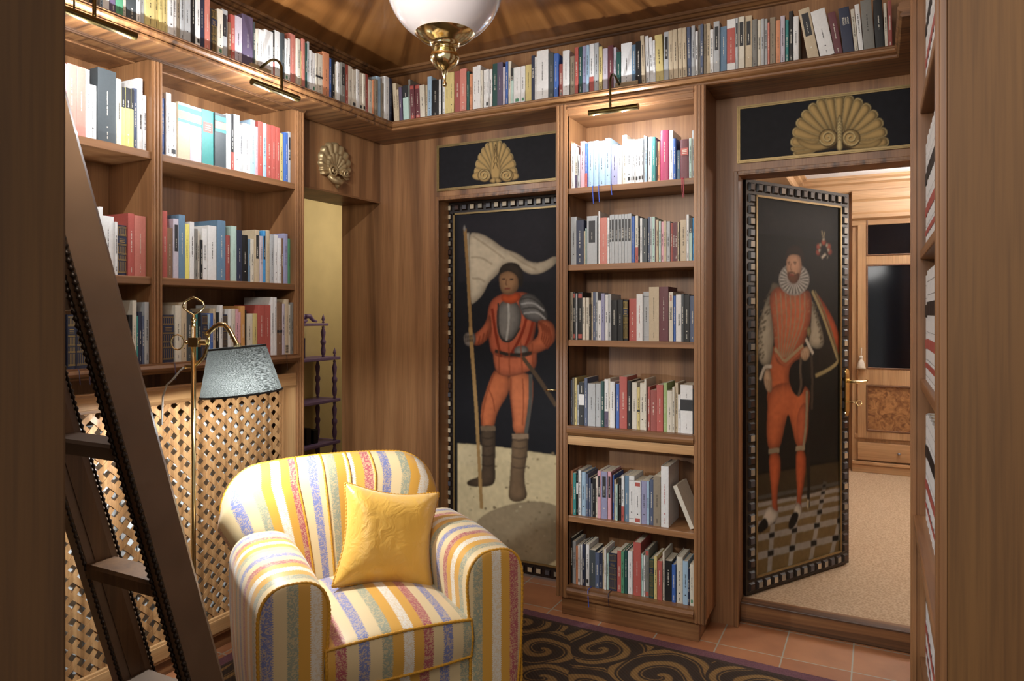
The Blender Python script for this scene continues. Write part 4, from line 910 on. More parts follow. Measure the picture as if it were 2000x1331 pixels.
# head
cv.poly(a([(322, 500), (345, 484), (382, 480), (402, 505), (406, 560), (394, 615), (360, 648), (328, 620), (318, 560)]), '#bd9375', 8, .5)
cv.poly(a([(314, 532), (316, 480), (333, 450), (365, 438), (397, 450), (416, 480), (418, 545), (406, 566), (401, 516), (388, 494), (350, 492), (330, 500), (322, 518)]), '#2a1d14', 6, .6)
cv.poly(a([(322, 590), (345, 596), (362, 602), (392, 586), (392, 622), (374, 650), (350, 652), (330, 632)]), '#6b4329', 6, .6)
cv.stroke(a([(326, 537), (340, 533)]), '#3a2619', 1.0); cv.stroke(a([(358, 533), (376, 535)]), '#3a2619', 1.0); cv.ell(a([(334, 545)])[0], 1.9, 1.1, '#241810', 1, .9); cv.ell(a([(367, 544)])[0], 1.9, 1.1, '#241810', 1, .9)
cv.stroke(a([(346, 540), (340, 572), (350, 577)]), '#8d654a', 1.1); cv.stroke(a([(335, 604), (346, 601), (360, 605)]), '#8e4234', 1.2); cv.stroke(a([(328, 593), (346, 588), (368, 594)]), '#5b3822', 1.4)
# coat of arms
for p, c in (((522, 425), '#a04a35'), ((495, 450), '#a04a35'), ((550, 450), '#a04a35'), ((492, 480), '#8d3d2c'), ((556, 478), '#8d3d2c')): cv.ell(a([p])[0], 4.5, 6.5, c, 3, .5)
for p in ((505, 440), (540, 442), (522, 410), (500, 470), (548, 468), (512, 500), (540, 505)): cv.ell(a([p])[0], 2.6, 4, '#aaa18c', 2, .5)
cv.poly(a([(505, 468), (543, 468), (545, 505), (524, 548), (502, 505)]), '#16130f', 3, .8, 1); cv.poly(a([(509, 505), (530, 484), (538, 494), (514, 518)]), '#b8b0a0', 2, .8, 0)
cv.stroke(a([(513, 388), (516, 372), (510, 366)]), '#8a7d62', 1.4); cv.stroke(a([(524, 388), (528, 370)]), '#8a7d62', 1.4); cv.ell(a([(521, 394)])[0], 3, 3, '#8a7d62', 2, .6)
cv.mottle(.10, 6).mottle(.08, 26)
cv.mesh('painting', M2@Matrix.Translation((.07, -.0015, .07)), d2, OIL)
# lock plate, lever and key
m = MB(); xh = W2-.035; T2 = lambda p: tuple(M2@Vector(p))
m.lathe([(0, 0), (.013, 0), (.013, -.004), (0, -.004)], (0, 0, 0), 12)
m = MB(); m.box(xh-.018, xh+.018, -.022, -.008, .82, 1.03); m.tube([(xh, -.02, 1.035), (xh, -.012, 1.035)], .018, 14); m.tube([(xh, -.02, .815), (xh, -.012, .815)], .018, 14); m.v = [T2(p) for p in m.v]; m.build('lock_plate', BRASS, d2, bevel=.002)
m = MB(); m.tube([(xh, -.015, .985), (xh, -.06, .985), (xh+.01, -.068, .985), (xh+.09, -.068, .982), (xh+.105, -.066, .988)], .0075, 10); m.v = [T2(p) for p in m.v]; m.build('door_handle', BRASS, d2, smooth=True)
m = MB(); m.tube([(xh, -.02, .875), (xh, -.07, .875)], .003, 8); m.tube([(xh+.0+.014*math.cos(t), -.085+.012*math.sin(t), .875+.012*math.sin(t+1)) for t in [i*math.pi/6 for i in range(12)]], .003, 6, closed=True); m.v = [T2(p) for p in m.v]; m.build('key', BRASS, d2, smooth=True)
# ---------------------------------------------------------------- painted shell panels over the doors
def shell_panel(name, x0, x1, z0, z1, cx_px, cy_px, label, kind):
    e = empty(name, ((x0+x1)/2, YB, z0)); tag(e, label, 'painting')
    f = MB(); w = .014
    for a_, b_, c_, d_ in ((x0, x1, z0, z0+w), (x0, x1, z1-w, z1), (x0, x0+w, z0+w, z1-w), (x1-w, x1, z0+w, z1-w)): f.box(a_, b_, YB-.012, YB, c_, d_)
    f.box(x0+w*.35, x1-w*.35, YB-.015, YB-.011, z0+w*.35, z0+w*.55); f.box(x0+w*.35, x1-w*.35, YB-.015, YB-.011, z1-w*.55, z1-w*.35); f.box(x0+w*.35, x0+w*.55, YB-.015, YB-.011, z0+w*.35, z1-w*.35)
    f.build('frame', plain('gilt_line', '#8a744a', .4, .5, .1), e)
    def cvf(px, py): X, d = onY(px, YB-.006); return X-(x0+w), zz(py, d)-(z0+w)
    c = Canvas(x1-x0-2*w, z1-z0-2*w, .0016, cvf, '#17161a')
    c.mottle(.2, 12)
    G1, G2, G3 = '#b39560', '#3b2c18', '#d3bb84'
    cx, cy = cx_px, cy_px
    wide = kind == 'wide'
    n = 19 if wide else 13; A0, A1_ = (-26, 206) if wide else (-4, 184)
    def bd(t, k=1.):
        # outline of the shell at angle t (degrees)
        r_ = math.radians(t); s_, c_ = math.sin(r_), math.cos(r_)
        if wide: return (cx-91*c_*k, cy+12-(96*s_ if s_ > 0 else 48*s_)*k)
        return (cx-40*c_*(1-.12*max(s_, 0))*k, cy-2-62*max(s_, -.3)*k)
    da = (A1_-A0)/n
    c.poly([bd(A0+(A1_-A0)*i/60, 1.03) for i in range(61)]+[(cx+8, cy+16), (cx-8, cy+16)], G2, 3, .9, 1)
    for k in sorted(range(n), key=lambda q: -abs(q-n//2)):
        t = A0+da*(k+.5); e0 = (cx-(20 if wide else 5)*math.cos(math.radians(t)), cy-(6 if wide else 0))
        pts = [e0, bd(t-da*.5, .55), bd(t-da*.5, .93), bd(t-da*.42, 1.01), bd(t-da*.2, 1.055), bd(t+da*.2, 1.055), bd(t+da*.42, 1.01), bd(t+da*.5, .93), bd(t+da*.5, .55)]
        c.poly(pts, G3, 2, .75, 1); mx_ = (e0[0]+bd(t)[0])/2, (e0[1]+bd(t)[1])/2
        c.poly([(p[0]*.955+mx_[0]*.045, p[1]*.955+mx_[1]*.045) for p in pts], G1, 5 if wide else 3, .38, 1, lightdir=.6)
    if wide:
        for sg in (-1, 1):
            c.poly([(cx+sg*4, cy+2), (cx+sg*14, cy+14), (cx+sg*50, cy+24), (cx+sg*80, cy+10), (cx+sg*88, cy-8), (cx+sg*60, cy+8), (cx+sg*30, cy+8), (cx+sg*12, cy-4)], G1, 6, .4, 2)
            c.ell((cx+sg*22, cy-3), 19, 18, G2, 3, .9); c.ell((cx+sg*22, cy-3), 17.5, 16.5, G1, 6, .5)
            pts = [(cx+sg*22+r_*math.cos(th)*sg, cy-3+r_*math.sin(th)) for r_, th in [(17-15*i/20, i*.55+.3) for i in range(21)]]
            c.stroke(pts, G2, 1.8, 1); c.stroke([(p[0]-1, p[1]-1.2) for p in pts], G3, 1.1, 1)
        c.poly([(cx, cy-54), (cx+7, cy-30), (cx+5, cy+4), (cx+8, cy+16), (cx, cy+26), (cx-8, cy+16), (cx-5, cy+4), (cx-7, cy-30)], G2, 2, .9, 2)
        c.poly([(cx, cy-52), (cx+5.5, cy-30), (cx+3.5, cy+4), (cx+6, cy+16), (cx, cy+24), (cx-6, cy+16), (cx-3.5, cy+4), (cx-5.5, cy-30)], G3, 4, .5, 2)
        for k in range(7): c.stroke([(cx-3, cy-34+6*k), (cx, cy-38+6*k), (cx+3, cy-34+6*k)], G2, .8, 0)
    else:
        c.poly([(cx-10, cy-20), (cx, cy-60), (cx+10, cy-20), (cx+9, cy+12), (cx-9, cy+12)], G1, 5, .45, 2)
        for k in range(4): c.stroke([(cx-5+k, cy-10-12*k), (cx, cy-26-12*k), (cx+5-k, cy-10-12*k)], G2, 1.2, 1)
        for sg in (-1, 1):
            c.ell((cx+sg*33, cy+4), 13, 8, G1, 4, .4); c.ell((cx+sg*22, cy+3), 13.5, 13, G2, 3, .9); c.ell((cx+sg*22, cy+3), 12.5, 12, G1, 5, .5)
            pts = [(cx+sg*22+r_*math.cos(th)*sg, cy+3+r_*math.sin(th)) for r_, th in [(12-10*i/18, i*.6+2.6) for i in range(19)]]; c.stroke(pts, G2, 1.8, 1); c.stroke([(p[0]-1, p[1]-1) for p in pts], G3, .9, 1)
            c.poly([(cx, cy+4), (cx+sg*14, cy+14), (cx+sg*4, cy+18), (cx, cy+16)], G1, 4, .5, 1)
    c.mesh('painting', Matrix.Translation((x0+w, YB-.006, z0+w)), e, OIL)
shell_panel('shell_painting', -2.2266, -1.475, 2.141, 2.4006, 968, 340, 'black panel with a small gilt painted scallop above the left painted door', 'small')
shell_panel('shell_painting', -.578, .268, 2.1398, 2.4027, 1640, 273, 'black panel with a broad gilt painted scallop above the open right door', 'wide')
# ---------------------------------------------------------------- carved shell on the left wall
def carved_shell():
    cy, cz = 2.975, 2.268; e = empty('carved_shell', (XW, cy, cz-.12)); tag(e, 'gilded carved scallop with scrolls mounted above the passage opening', 'ornament')
    m = MB(); nu, nv = 97, 26; hy, hz = cy+.010, cz-.050       # hinge point of the ribs
    def fn(u, v):
        t = math.radians(-35+250*u); lob = abs(math.sin(u*math.pi*13))
        R_ = .104+.050*math.sin(max(0, min(math.pi, t)))+.009*lob
        r = R_*v; y = hy-r*math.cos(t)*1.0; z = hz+r*math.sin(t)*(1.0 if math.sin(t) > 0 else .55)
        step = .010 if v > .62 else .0
        h = .012+.030*math.sin(min(1, v*1.08)*math.pi*.5)*(1-.35*v)+(.009*v)*(lob-.4)-step+(.006*(v-.62) if v > .62 else 0)
        if v > .97: h = .0
        return (XW+max(h, .0), y, z)
    m.grid(fn, nu, nv); m.build('scallop', GOLDP, e, smooth=True)
    for sg, r0, oy, oz in ((-1, .036, -.035, -.045), (1, .024, .062, -.040)):
        s_ = MB(); pts, rs = [], []
        for i in range(40):
            th = i*.32; r = r0*(1-i/44); pts.append((XW+.03+.014*i/40, hy+oy+r*math.cos(th)*sg*-1, hz+.02+oz+.02+r*math.sin(th))); rs.append(.009*(1-i/60))
        s_.tube(pts, rs, 8); s_.build('scroll', GOLDP, e, smooth=True)
    k = MB(); k.tube([(XW+.02, hy-.06, hz-.03), (XW+.034, hy-.03, hz-.052), (XW+.036, hy+.01, hz-.058), (XW+.03, hy+.05, hz-.04)], [.010, .016, .019, .010], 10)
    k.tube([(XW+.03, hy, hz-.03), (XW+.034, hy+.005, hz-.055), (XW+.02, hy+.01, hz-.085)], [.012, .02, .011], 10); k.build('base_scroll', GOLDP, e, smooth=True)
carved_shell()
# ================================================================ picture lights
LEDW = emis('led_chip', '#f4f7ff', 60)
def picture_light(p0, p1, label, axis, power=7, leds=(.25, .8), post=.5, post2=None):
    """p0,p1: ends of the tube; axis 'x' wall on -X side, 'y' wall on +Y side"""
    c = [(p0[i]+p1[i])/2 for i in range(3)]; z = c[2]
    inw = Vector((-1, 0, 0)) if axis == 'x' else Vector((0, 1, 0)); al = (Vector(p1)-Vector(p0)).normalized()
    e = empty('picture_light', tuple(c)); tag(e, label, 'picture light', 'brass picture lights on the ledge')
    t = MB(); t.tube([Vector(p0), Vector(p1)], .0135, 18); t.build('tube', OBRASS, e, smooth=True, angle=40)
    pm = Vector(p0).lerp(Vector(p1), post); top = ZL1+.012
    back = inw*.115
    pts = []
    for i in range(17):
        s = i/16; q = s*math.pi*.5
        if s < .45: pts.append(pm+Vector((0, 0, s/.45*(top-z+.02-.045))))
        else:
            w = (s-.45)/.55; a = w*math.pi*.62
            pts.append(pm+Vector((0, 0, top-z+.02-.045))+inw*(.055*(1-math.cos(a)))+Vector((0, 0, .05*math.sin(a))))
    pts.append(Vector((pm+inw*.125)[:2]+(top+.002,)))
    m = MB(); m.tube(pts, .0052, 10, flat=1.3); m.tube([pm+Vector((0, 0, .008)), pm+Vector((0, 0, .03))], .0062, 10)
    if post2 is not None:
        pq = Vector(p0).lerp(Vector(p1), post2); m.tube([pq+Vector((0, 0, .01)), pq+Vector((0, 0, top-z))], .003, 8)
    m.build('arm', OBRASS, e, smooth=True)
    b = MB(); q = pm+inw*.135; ax_ = Vector((0, 1, 0)) if axis == 'x' else Vector((1, 0, 0)); 
    if axis == 'x': b.box(q[0]-.012, q[0]+.012, q[1]-.05, q[1]+.06, ZL1+.0005, ZL1+.022)
    else: b.box(q[0]-.02, q[0]+.09, q[1]-.012, q[1]+.012, ZL1+.0005, ZL1+.022)
    b.build('bracket', plain('bracket_wood', '#8b7454', .5), e, bevel=.002)
    dn = (inw*.35+Vector((0, 0, -1))).normalized()
    for f in leds:
        p = Vector(p0).lerp(Vector(p1), f); l = MB(); l.tube([p+dn*.011, p+dn*.0135], .0036, 10); l.build('led', LEDW, e)
        lo = light('picture_light_beam', 'POINT', tuple(p+dn*.048), power, (.94, .97, 1), .005)
        lo.parent = e; lo.matrix_parent_inverse = Matrix.Translation(-Vector(c))
picture_light((-2.25, 1.30, 2.395), (-2.25, 1.5606, 2.395), 'brass picture light over the near bay of the left bookcase', 'x', post=.45, post2=.2, leds=(.35, .93))
picture_light((-2.25, 2.066, 2.387), (-2.25, 2.3254, 2.387), 'brass picture light over the far bay of the left bookcase', 'x', post=.62, leds=(.36, .9))
picture_light((-1.1704, 3.03, 2.361), (-.937, 3.03, 2.361), 'brass picture light over the middle bookcase', 'y', power=4.3, post=.44, leds=(.1, .68))
# ================================================================ ceiling globe
def globe():
    x, y = -1.194, 1.859; e = empty('pendant_lamp', (x, y, ZC)); tag(e, 'round opal glass globe pendant with polished brass finial below', 'pendant lamp')
    gm, nt, b = newmat('opal_glass'); b.inputs['Base Color'].default_value = lin('#cfc8cb')+(1,); b.inputs['Roughness'].default_value = .08; b.inputs['Transmission Weight'].default_value = .0
    b.inputs['Subsurface Weight'].default_value = .0; b.inputs['Coat Weight'].default_value = .6; b.inputs['Emission Color'].default_value = (1, .95, .95, 1); b.inputs['Emission Strength'].default_value = .04
    R_ = .183; cz = 2.478
    MB().lathe([(R_*math.sin(t), R_*math.cos(t)*1.02) for t in [math.pi*i/40 for i in range(3, 38)]], (x, y, cz), 64).build('globe', gm, e, smooth=True)
    zb = 2.152
    pr = [(0, 0), (.0055, .002), (.0075, .007), (.005, .013), (.003, .017), (.0045, .03), (.0085, .047), (.012, .051), (.024, .057), (.036, .068), (.043, .080), (.0445, .09), (.043, .1017), (.036, .109), (.033, .116), (.0335, .119), (.042, .123), (.0445, .128), (.045, .132), (.05, .136), (.062, .141), (.076, .149), (.0885, .159), (.0925, .164), (.0905, .167), (.086, .1645)]
    MB().lathe([(r, z+zb) for r, z in pr], (x, y, 0), 48).build('finial_cup', BRASS, e, smooth=True, angle=50)
    MB().lathe([(0, 2.63), (.05, 2.63), (.055, 2.64), (.03, 2.66), (.01, 2.68), (.008, 2.83), (.05, 2.845), (.06, 2.87), (0, 2.87)], (x, y, 0), 32).build('stem', BRASS, e, smooth=True, angle=40)
    return e
g = globe()
# ================================================================ floor lamp
def floor_lamp():
    x, y = -2.2, 1.751; e = empty('floor_lamp', (x, y, 0)); tag(e, 'brass reading lamp with dark fabric shade beside the armchair', 'floor lamp')
    MB().lathe([(0, 0), (.13, 0), (.13, .012), (.11, .02), (.03, .03), (.012, .05), (.008, .06)], (x, y, 0), 40).build('base', BRASS, e, smooth=True, angle=40)
    MB().tube([(x, y, .04), (x, y, 1.40)], .0085, 16).build('pole', BRASS, e, smooth=True)
    h = MB(); h.tube([(x, y, 1.40), (x, y, 1.43)], [.0085, .006], 12); h.lathe([(0, 0), (.008, .004), (.011, .012), (.006, .02), (.005, .03), (0, .032)], (x, y, 1.415), 16)
    R = Vector((CS, SN, 0)); c = Vector((x, y, 1.474))
    lp = [(0, -.030), (.022, -.018), (.040, .0), (.034, .016), (.014, .027), (0, .034), (-.014, .027), (-.034, .016), (-.040, .0), (-.022, -.018)]
    h.tube([c+R*a+Vector((0, 0, b_)) for a, b_ in lp], .0035, 8, closed=True); h.build('finial', BRASS, e, smooth=True)
    # clamp with a key on the left, socket on the right
    zc_ = 1.345; k = MB(); q = Vector((x, y, zc_))
    vs = [q+R*a+Vector((-SN, CS, 0))*b_+Vector((0, 0, c_)) for a in (-.014, .022) for b_ in (-.014, .014) for c_ in (-.017, .017)]
    k.add(vs, [(0, 1, 3, 2), (4, 6, 7, 5), (0, 4, 5, 1), (2, 3, 7, 6), (0, 2, 6, 4), (1, 5, 7, 3)])
    k.tube([q+R*.02, q+R*.048], .010, 14); k.tube([q-R*.014, q-R*.035], .0055, 10); k.tube([q-R*.022+Vector((0, 0, 0)), q-R*.028], .009, 10)
    k.tube([q-R*.058+Vector((-SN, CS, 0))*(.012*math.cos(t))*.5+R*(.021*math.cos(t))+Vector((0, 0, .027*math.sin(t))) for t in [i*math.pi/8 for i in range(16)]], .003, 8, closed=True)
    k.build('clamp', BRASS, e, smooth=False, bevel=.001)
    # arm: strap that rises, bows over and drops to the shade; tail hangs behind
    F_ = Vector((SN*.25, -CS*.25, 0))
    def pt(px, py, dd=0): 
        d = 2.565+dd; a_, b_ = ray(px); return Vector((a_*d, b_*d, zz(py, d)))
    arm = [(402, 655), (410, 648), (418, 640), (428, 634), (438, 635), (448, 645), (456, 660), (462, 672), (468, 683)]
    m = MB(); m.tube([pt(px, py, -.003*i) for i, (px, py) in enumerate(arm)], [.009]*7+[.010, .015], 10, flat=.6)
    m.tube([pt(px, py, .01) for px, py in [(408, 652), (407, 668), (403, 685), (398, 698), (392, 705), (385, 711), (378, 716), (366, 716), (360, 718)]], .006, 8, flat=.5)
    m.build('arm', BRASS, e, smooth=True)
    MB().tube([pt(360, 718, .01), pt(352, 724, .01), pt(343, 735, .01), pt(334, 745, .01), pt(326, 752, .05), pt(318, 775, .09), pt(316, 830, .1)], .0035, 8).build('cord', plain('grey_cord', '#9a958e', .5), e, smooth=True)
    # shade: tilted truncated cone
    top = pt(465, 684, -.02); bot = pt(472.5, 777, -.02)
    up = (top-bot).normalized(); up = (pt(466, 684)-pt(474, 776)).normalized()
    zax = up; sc = (top+bot)/2
    tilt = math.radians(5.2)
    H_ = .168; r0, r1 = .1385, .096
    zax = (Vector((0, 0, 1))*math.cos(tilt)+R*(-math.sin(tilt))*1.0).normalized()
    Rt = Vector((0, 0, 1)).rotation_difference(zax).to_matrix().to_4x4()
    cen = (pt(398, 777, -.04)+pt(546, 762, -.04))/2; cen = cen+Vector((0, 0, .0))
    sm, nt, b = newmat('dark_shade_fabric'); N, L = nt.nodes, nt.links
    tc = N.new('ShaderNodeTexCoord'); mp = N.new('ShaderNodeMapping'); mp.inputs['Rotation'].default_value = (.5, .4, .8); mp.inputs['Scale'].default_value = (520, 60, 520); L.new(tc.outputs['Object'], mp.inputs[0])
    n = N.new('ShaderNodeTexNoise'); n.inputs['Scale'].default_value = 1; n.inputs['Detail'].default_value = 2; L.new(mp.outputs[0], n.inputs['Vector'])
    r = N.new('ShaderNodeValToRGB'); r.color_ramp.elements[0].position = .4; r.color_ramp.elements[1].position = .62; r.color_ramp.elements[0].color = lin('#141918')+(1,); r.color_ramp.elements[1].color = lin('#404644')+(1,); L.new(n.outputs['Fac'], r.inputs[0])
    tr = N.new('ShaderNodeBsdfTranslucent'); r2 = N.new('ShaderNodeValToRGB'); r2.color_ramp.elements[0].position = .38; r2.color_ramp.elements[1].position = .66; r2.color_ramp.elements[0].color = lin('#1b1e1c')+(1,); r2.color_ramp.elements[1].color = lin('#868985')+(1,)
    L.new(n.outputs['Fac'], r2.inputs[0]); L.new(r2.outputs[0], tr.inputs['Color']); L.new(r.outputs[0], b.inputs['Base Color']); b.inputs['Roughness'].default_value = .8
    mx = N.new('ShaderNodeMixShader'); mx.inputs[0].default_value = .04; L.new(b.outputs[0], mx.inputs[1]); L.new(tr.outputs[0], mx.inputs[2]); L.new(mx.outputs[0], N['Material Output'].inputs[0])
    s = MB(); s.lathe([(r0, 0), (r1, H_)], tuple(cen), 56, M=Rt); s.build('lamp_shade', sm, e, smooth=True)
    t = MB(); tk = .0016
    t.lathe([(r0+tk, -.001), (r0+tk, .006), (r0-tk, .006), (r0-tk, -.001), (r0+tk, -.001)], tuple(cen), 56, M=Rt)
    t.lathe([(r1+tk, H_-.006), (r1+tk, H_+.001), (r1-tk, H_+.001), (r1-tk, H_-.006), (r1+tk, H_-.006)], tuple(cen), 56, M=Rt); t.build('shade_binding', plain('black_binding', '#0e0e0f', .6), e, smooth=True, angle=40)
    sp = MB(); cu = cen+zax*H_
    for k_ in range(3):
        q_ = k_*2*math.pi/3+.4; v = Rt@Vector((math.cos(q_)*r1, math.sin(q_)*r1, 0)); sp.tube([cu+v, cu-zax*.01], .0015, 6)
    sp.tube([cu+zax*.012, cu-zax*.06], .013, 12); sp.build('socket', BRASS, e, smooth=True, angle=40)
    bp = cen+zax*.062
    bm = emis('bulb_glass', '#f3f8ff', 40); bb = MB(); bb.lathe([(0, -.034), (.012, -.031), (.021, -.02), (.024, -.006), (.020, .012), (.013, .028), (.012, .04)], tuple(bp), 20, M=Rt); bb.build('bulb', bm, e, smooth=True)
    lo = light('reading_lamp_light', 'POINT', tuple(bp-zax*.048+Vector((-x, -y, 0)).normalized()*.045), 42, (.92, .97, 1), .02); lo.parent = e; lo.matrix_parent_inverse = Matrix.Translation(-Vector((x, y, 0)))
floor_lamp()
# ================================================================ ladder
def ladder():
    e = empty('library_ladder', (-1.76, 1.4, 0)); tag(e, 'leather-covered library ladder with nailed edges leaning at the left', 'ladder')
    LE = plain('brown_leather', '#67503d', .42, 0, .14, 7, Coat_Weight=.1); NAIL = plain('dark_nails', '#2a1f15', .35, .6, 0); IN = wood('ladder_wood', '#3a2717', '#573c24', '#6b4c2e', 'z', streak=2)
    k = .2848; Yf = lambda z: .946+(1.958-z)*k     # far edge of a stile
    cs = 1/math.sqrt(1+k*k)
    z0, z1 = 0.009, 2.25; dp = .104
    for x0, x1, rope in ((-1.637, -1.6, True), (-1.962, -1.917, False)):
        m = MB(); xi = x0 if rope else x1
        vs = []
        for z in (z0, z1):
            for a, b_ in ((x0, -dp), (x1-.006, -dp), (x1, -dp+.006), (x1, -.012), (x1-.01, 0), (x0+.01, 0), (x0, -.012)): vs.append((a, Yf(z)+b_, z))
        n = 7; fs = [tuple(range(n))[::-1], tuple(range(n, 2*n))]+[(i, (i+1) % n, n+(i+1) % n, n+i) for i in range(n)]
        m.add(vs, fs); st = m.build('stile', LE, e)
        w = MB()
        xin = (x0, -1) if rope else (x1, 1)
        ww = .0025*xin[1]
        vs = [(xin[0]+(ww if q else 0), Yf(z)+b_, z) for z in (z0, z1) for b_ in (-dp+.028, -.03) for q in (0, 1)]
        w.add(vs, [(0, 1, 3, 2), (4, 6, 7, 5), (0, 4, 5, 1), (2, 3, 7, 6), (0, 2, 6, 4), (1, 5, 7, 3)]); w.build('inner_board', IN, e)
        z = z0+.02
        edges = [(x1+.0005, -dp-.002), (x1+.001, -.006)] if not rope else [(x0, -dp-.002), (x1, -dp-.003)]
        for xe, ye in edges:
            nl = MB(); P_ = []; r_ = []
            zt = z0+.01; r = .0056 if rope else .0042
            while zt < z1: P_.append((xe, Yf(zt)+ye, zt)); r_.append(r*(1+.42*math.sin(len(P_)*1.35))); zt += .0035
            nl.tube(P_, r_, 7); nl.build('nail_trim', NAIL, e, smooth=True)
    for i, z in enumerate((.38, .745, 1.11, 1.475, 1.84, 2.2)):
        y = Yf(z)-.062; m = MB()
        vs = []
        for x in (-1.92, -1.634):
            for a, b_ in ((-.045, -.018), (.035, -.020), (.042, -.012), (.04, .014), (.032, .02), (-.042, .02), (-.048, .012)): vs.append((x, y+a, z+b_))
        n = 7; m.add(vs, [tuple(range(n))[::-1], tuple(range(n, 2*n))]+[(j, (j+1) % n, n+(j+1) % n, n+j) for j in range(n)]); m.build('rung', IN if i == 1 else plain('rung_leather', '#5a4a3c', .45, 0, .1, 9), e)
ladder()
# ================================================================ rug
def rug():
    m, nt, b = newmat('scroll_carpet'); N, L = nt.nodes, nt.links; tc = N.new('ShaderNodeTexCoord')
    n = N.new('ShaderNodeTexNoise'); n.inputs['Scale'].default_value = 3.2; n.inputs['Detail'].default_value = 1; L.new(tc.outputs['Object'], n.inputs['Vector'])
    ad = N.new('ShaderNodeMix'); ad.data_type = 'VECTOR'; ad.inputs[0].default_value = .13; L.new(tc.outputs['Object'], ad.inputs[4]); L.new(n.outputs['Color'], ad.inputs[5])
    v = N.new('ShaderNodeTexVoronoi'); v.inputs['Scale'].default_value = 3.4; v.voronoi_dimensions = '2D'; L.new(ad.outputs[1], v.inputs['Vector'])
    # spiral scrolls: distance to the cell centre plus the angle about it
    sb = N.new('ShaderNodeVectorMath'); sb.operation = 'SUBTRACT'; L.new(ad.outputs[1], sb.inputs[0]); L.new(v.outputs['Position'], sb.inputs[1])
    sp = N.new('ShaderNodeSeparateXYZ'); L.new(sb.outputs[0], sp.inputs[0]); at = N.new('ShaderNodeMath'); at.operation = 'ARCTAN2'; L.new(sp.outputs[1], at.inputs[0]); L.new(sp.outputs[0], at.inputs[1])
    an = N.new('ShaderNodeMath'); an.operation = 'DIVIDE'; an.inputs[1].default_value = 2*math.pi; L.new(at.outputs[0], an.inputs[0])
    ds = N.new('ShaderNodeMath'); ds.operation = 'MULTIPLY_ADD'; ds.inputs[1].default_value = 3.6; L.new(v.outputs['Distance'], ds.inputs[0]); L.new(an.outputs[0], ds.inputs[2])
    fc = N.new('ShaderNodeMath'); fc.operation = 'FRACT'; L.new(ds.outputs[0], fc.inputs[0])
    r = N.new('ShaderNodeValToRGB'); e = r.color_ramp.elements; B_, G_ = lin('#35271b')+(1,), lin('#86673a')+(1,)
    e[0].position = 0; e[0].color = B_; e[1].position = 1; e[1].color = B_
    for p, c in ((.06, G_), (.10, B_), (.16, B_), (.22, G_), (.46, G_), (.54, B_)): q = e.new(p); q.color = c
    L.new(fc.outputs[0], r.inputs[0])
    w = N.new('ShaderNodeTexWave'); w.inputs['Scale'].default_value = 34; w.bands_direction = 'DIAGONAL'; w.inputs['Distortion'].default_value = .4; L.new(tc.outputs['Object'], w.inputs['Vector'])
    r2 = N.new('ShaderNodeValToRGB'); r2.color_ramp.elements[0].color = (.6, .58, .55, 1); L.new(w.outputs['Fac'], r2.inputs[0])
    mx = N.new('ShaderNodeMix'); mx.data_type = 'RGBA'; mx.blend_type = 'MULTIPLY'; mx.inputs[0].default_value = .8; L.new(r.outputs[0], mx.inputs[6]); L.new(r2.outputs[0], mx.inputs[7]); L.new(mx.outputs[2], b.inputs['Base Color'])
    b.inputs['Roughness'].default_value = .95; bp = N.new('ShaderNodeBump'); bp.inputs['Strength'].default_value = .4; bp.inputs['Distance'].default_value = .003; L.new(w.outputs['Fac'], bp.inputs['Height']); L.new(bp.outputs[0], b.inputs['Normal'])
    MAU = weave('mauve_border', '#6c4650', '#54343d', 160); DK = weave('dark_border', '#3a2a1e', '#291c14', 160)
    x0, x1, y0, y1 = -2.44, -.02, .3, 3.13; me = MB(); z = .008
    rects = [(x0, y0, x1, y1), (x0+.055, y0+.055, x1-.055, y1-.055), (x0+.075, y0+.075, x1-.075, y1-.075)]
    sk = lambda x, y: (x, y-.05*(x-x0)/(x1-x0)*1.6)
    vs = []
    for a, b_, c, d in rects: vs += [sk(a, b_)+(z,), sk(c, b_)+(z,), sk(c, d)+(z,), sk(a, d)+(z,)]
    me.add(vs, [(i, (i+1) % 4, 4+(i+1) % 4, 4+i) for i in range(4)], MAU); me.add(vs, [(4+i, 4+(i+1) % 4, 8+(i+1) % 4, 8+i) for i in range(4)], DK); me.add(vs, [(8, 9, 10, 11)], m)
    a, b_, c, d = rects[0]; me.add([sk(a, b_)+(z,), sk(c, b_)+(z,), sk(c, d)+(z,), sk(a, d)+(z,), sk(a, b_)+(0.0005,), sk(c, b_)+(0.0005,), sk(c, d)+(0.0005,), sk(a, d)+(0.0005,)], [(i, 4+i, 4+(i+1) % 4, (i+1) % 4) for i in range(4)], MAU)
    o = me.build('rug', None, loc=(x0, y0, 0)); tag(o, 'dark brown rug with gold scrolls and mauve border under the armchair', 'rug')
rug()
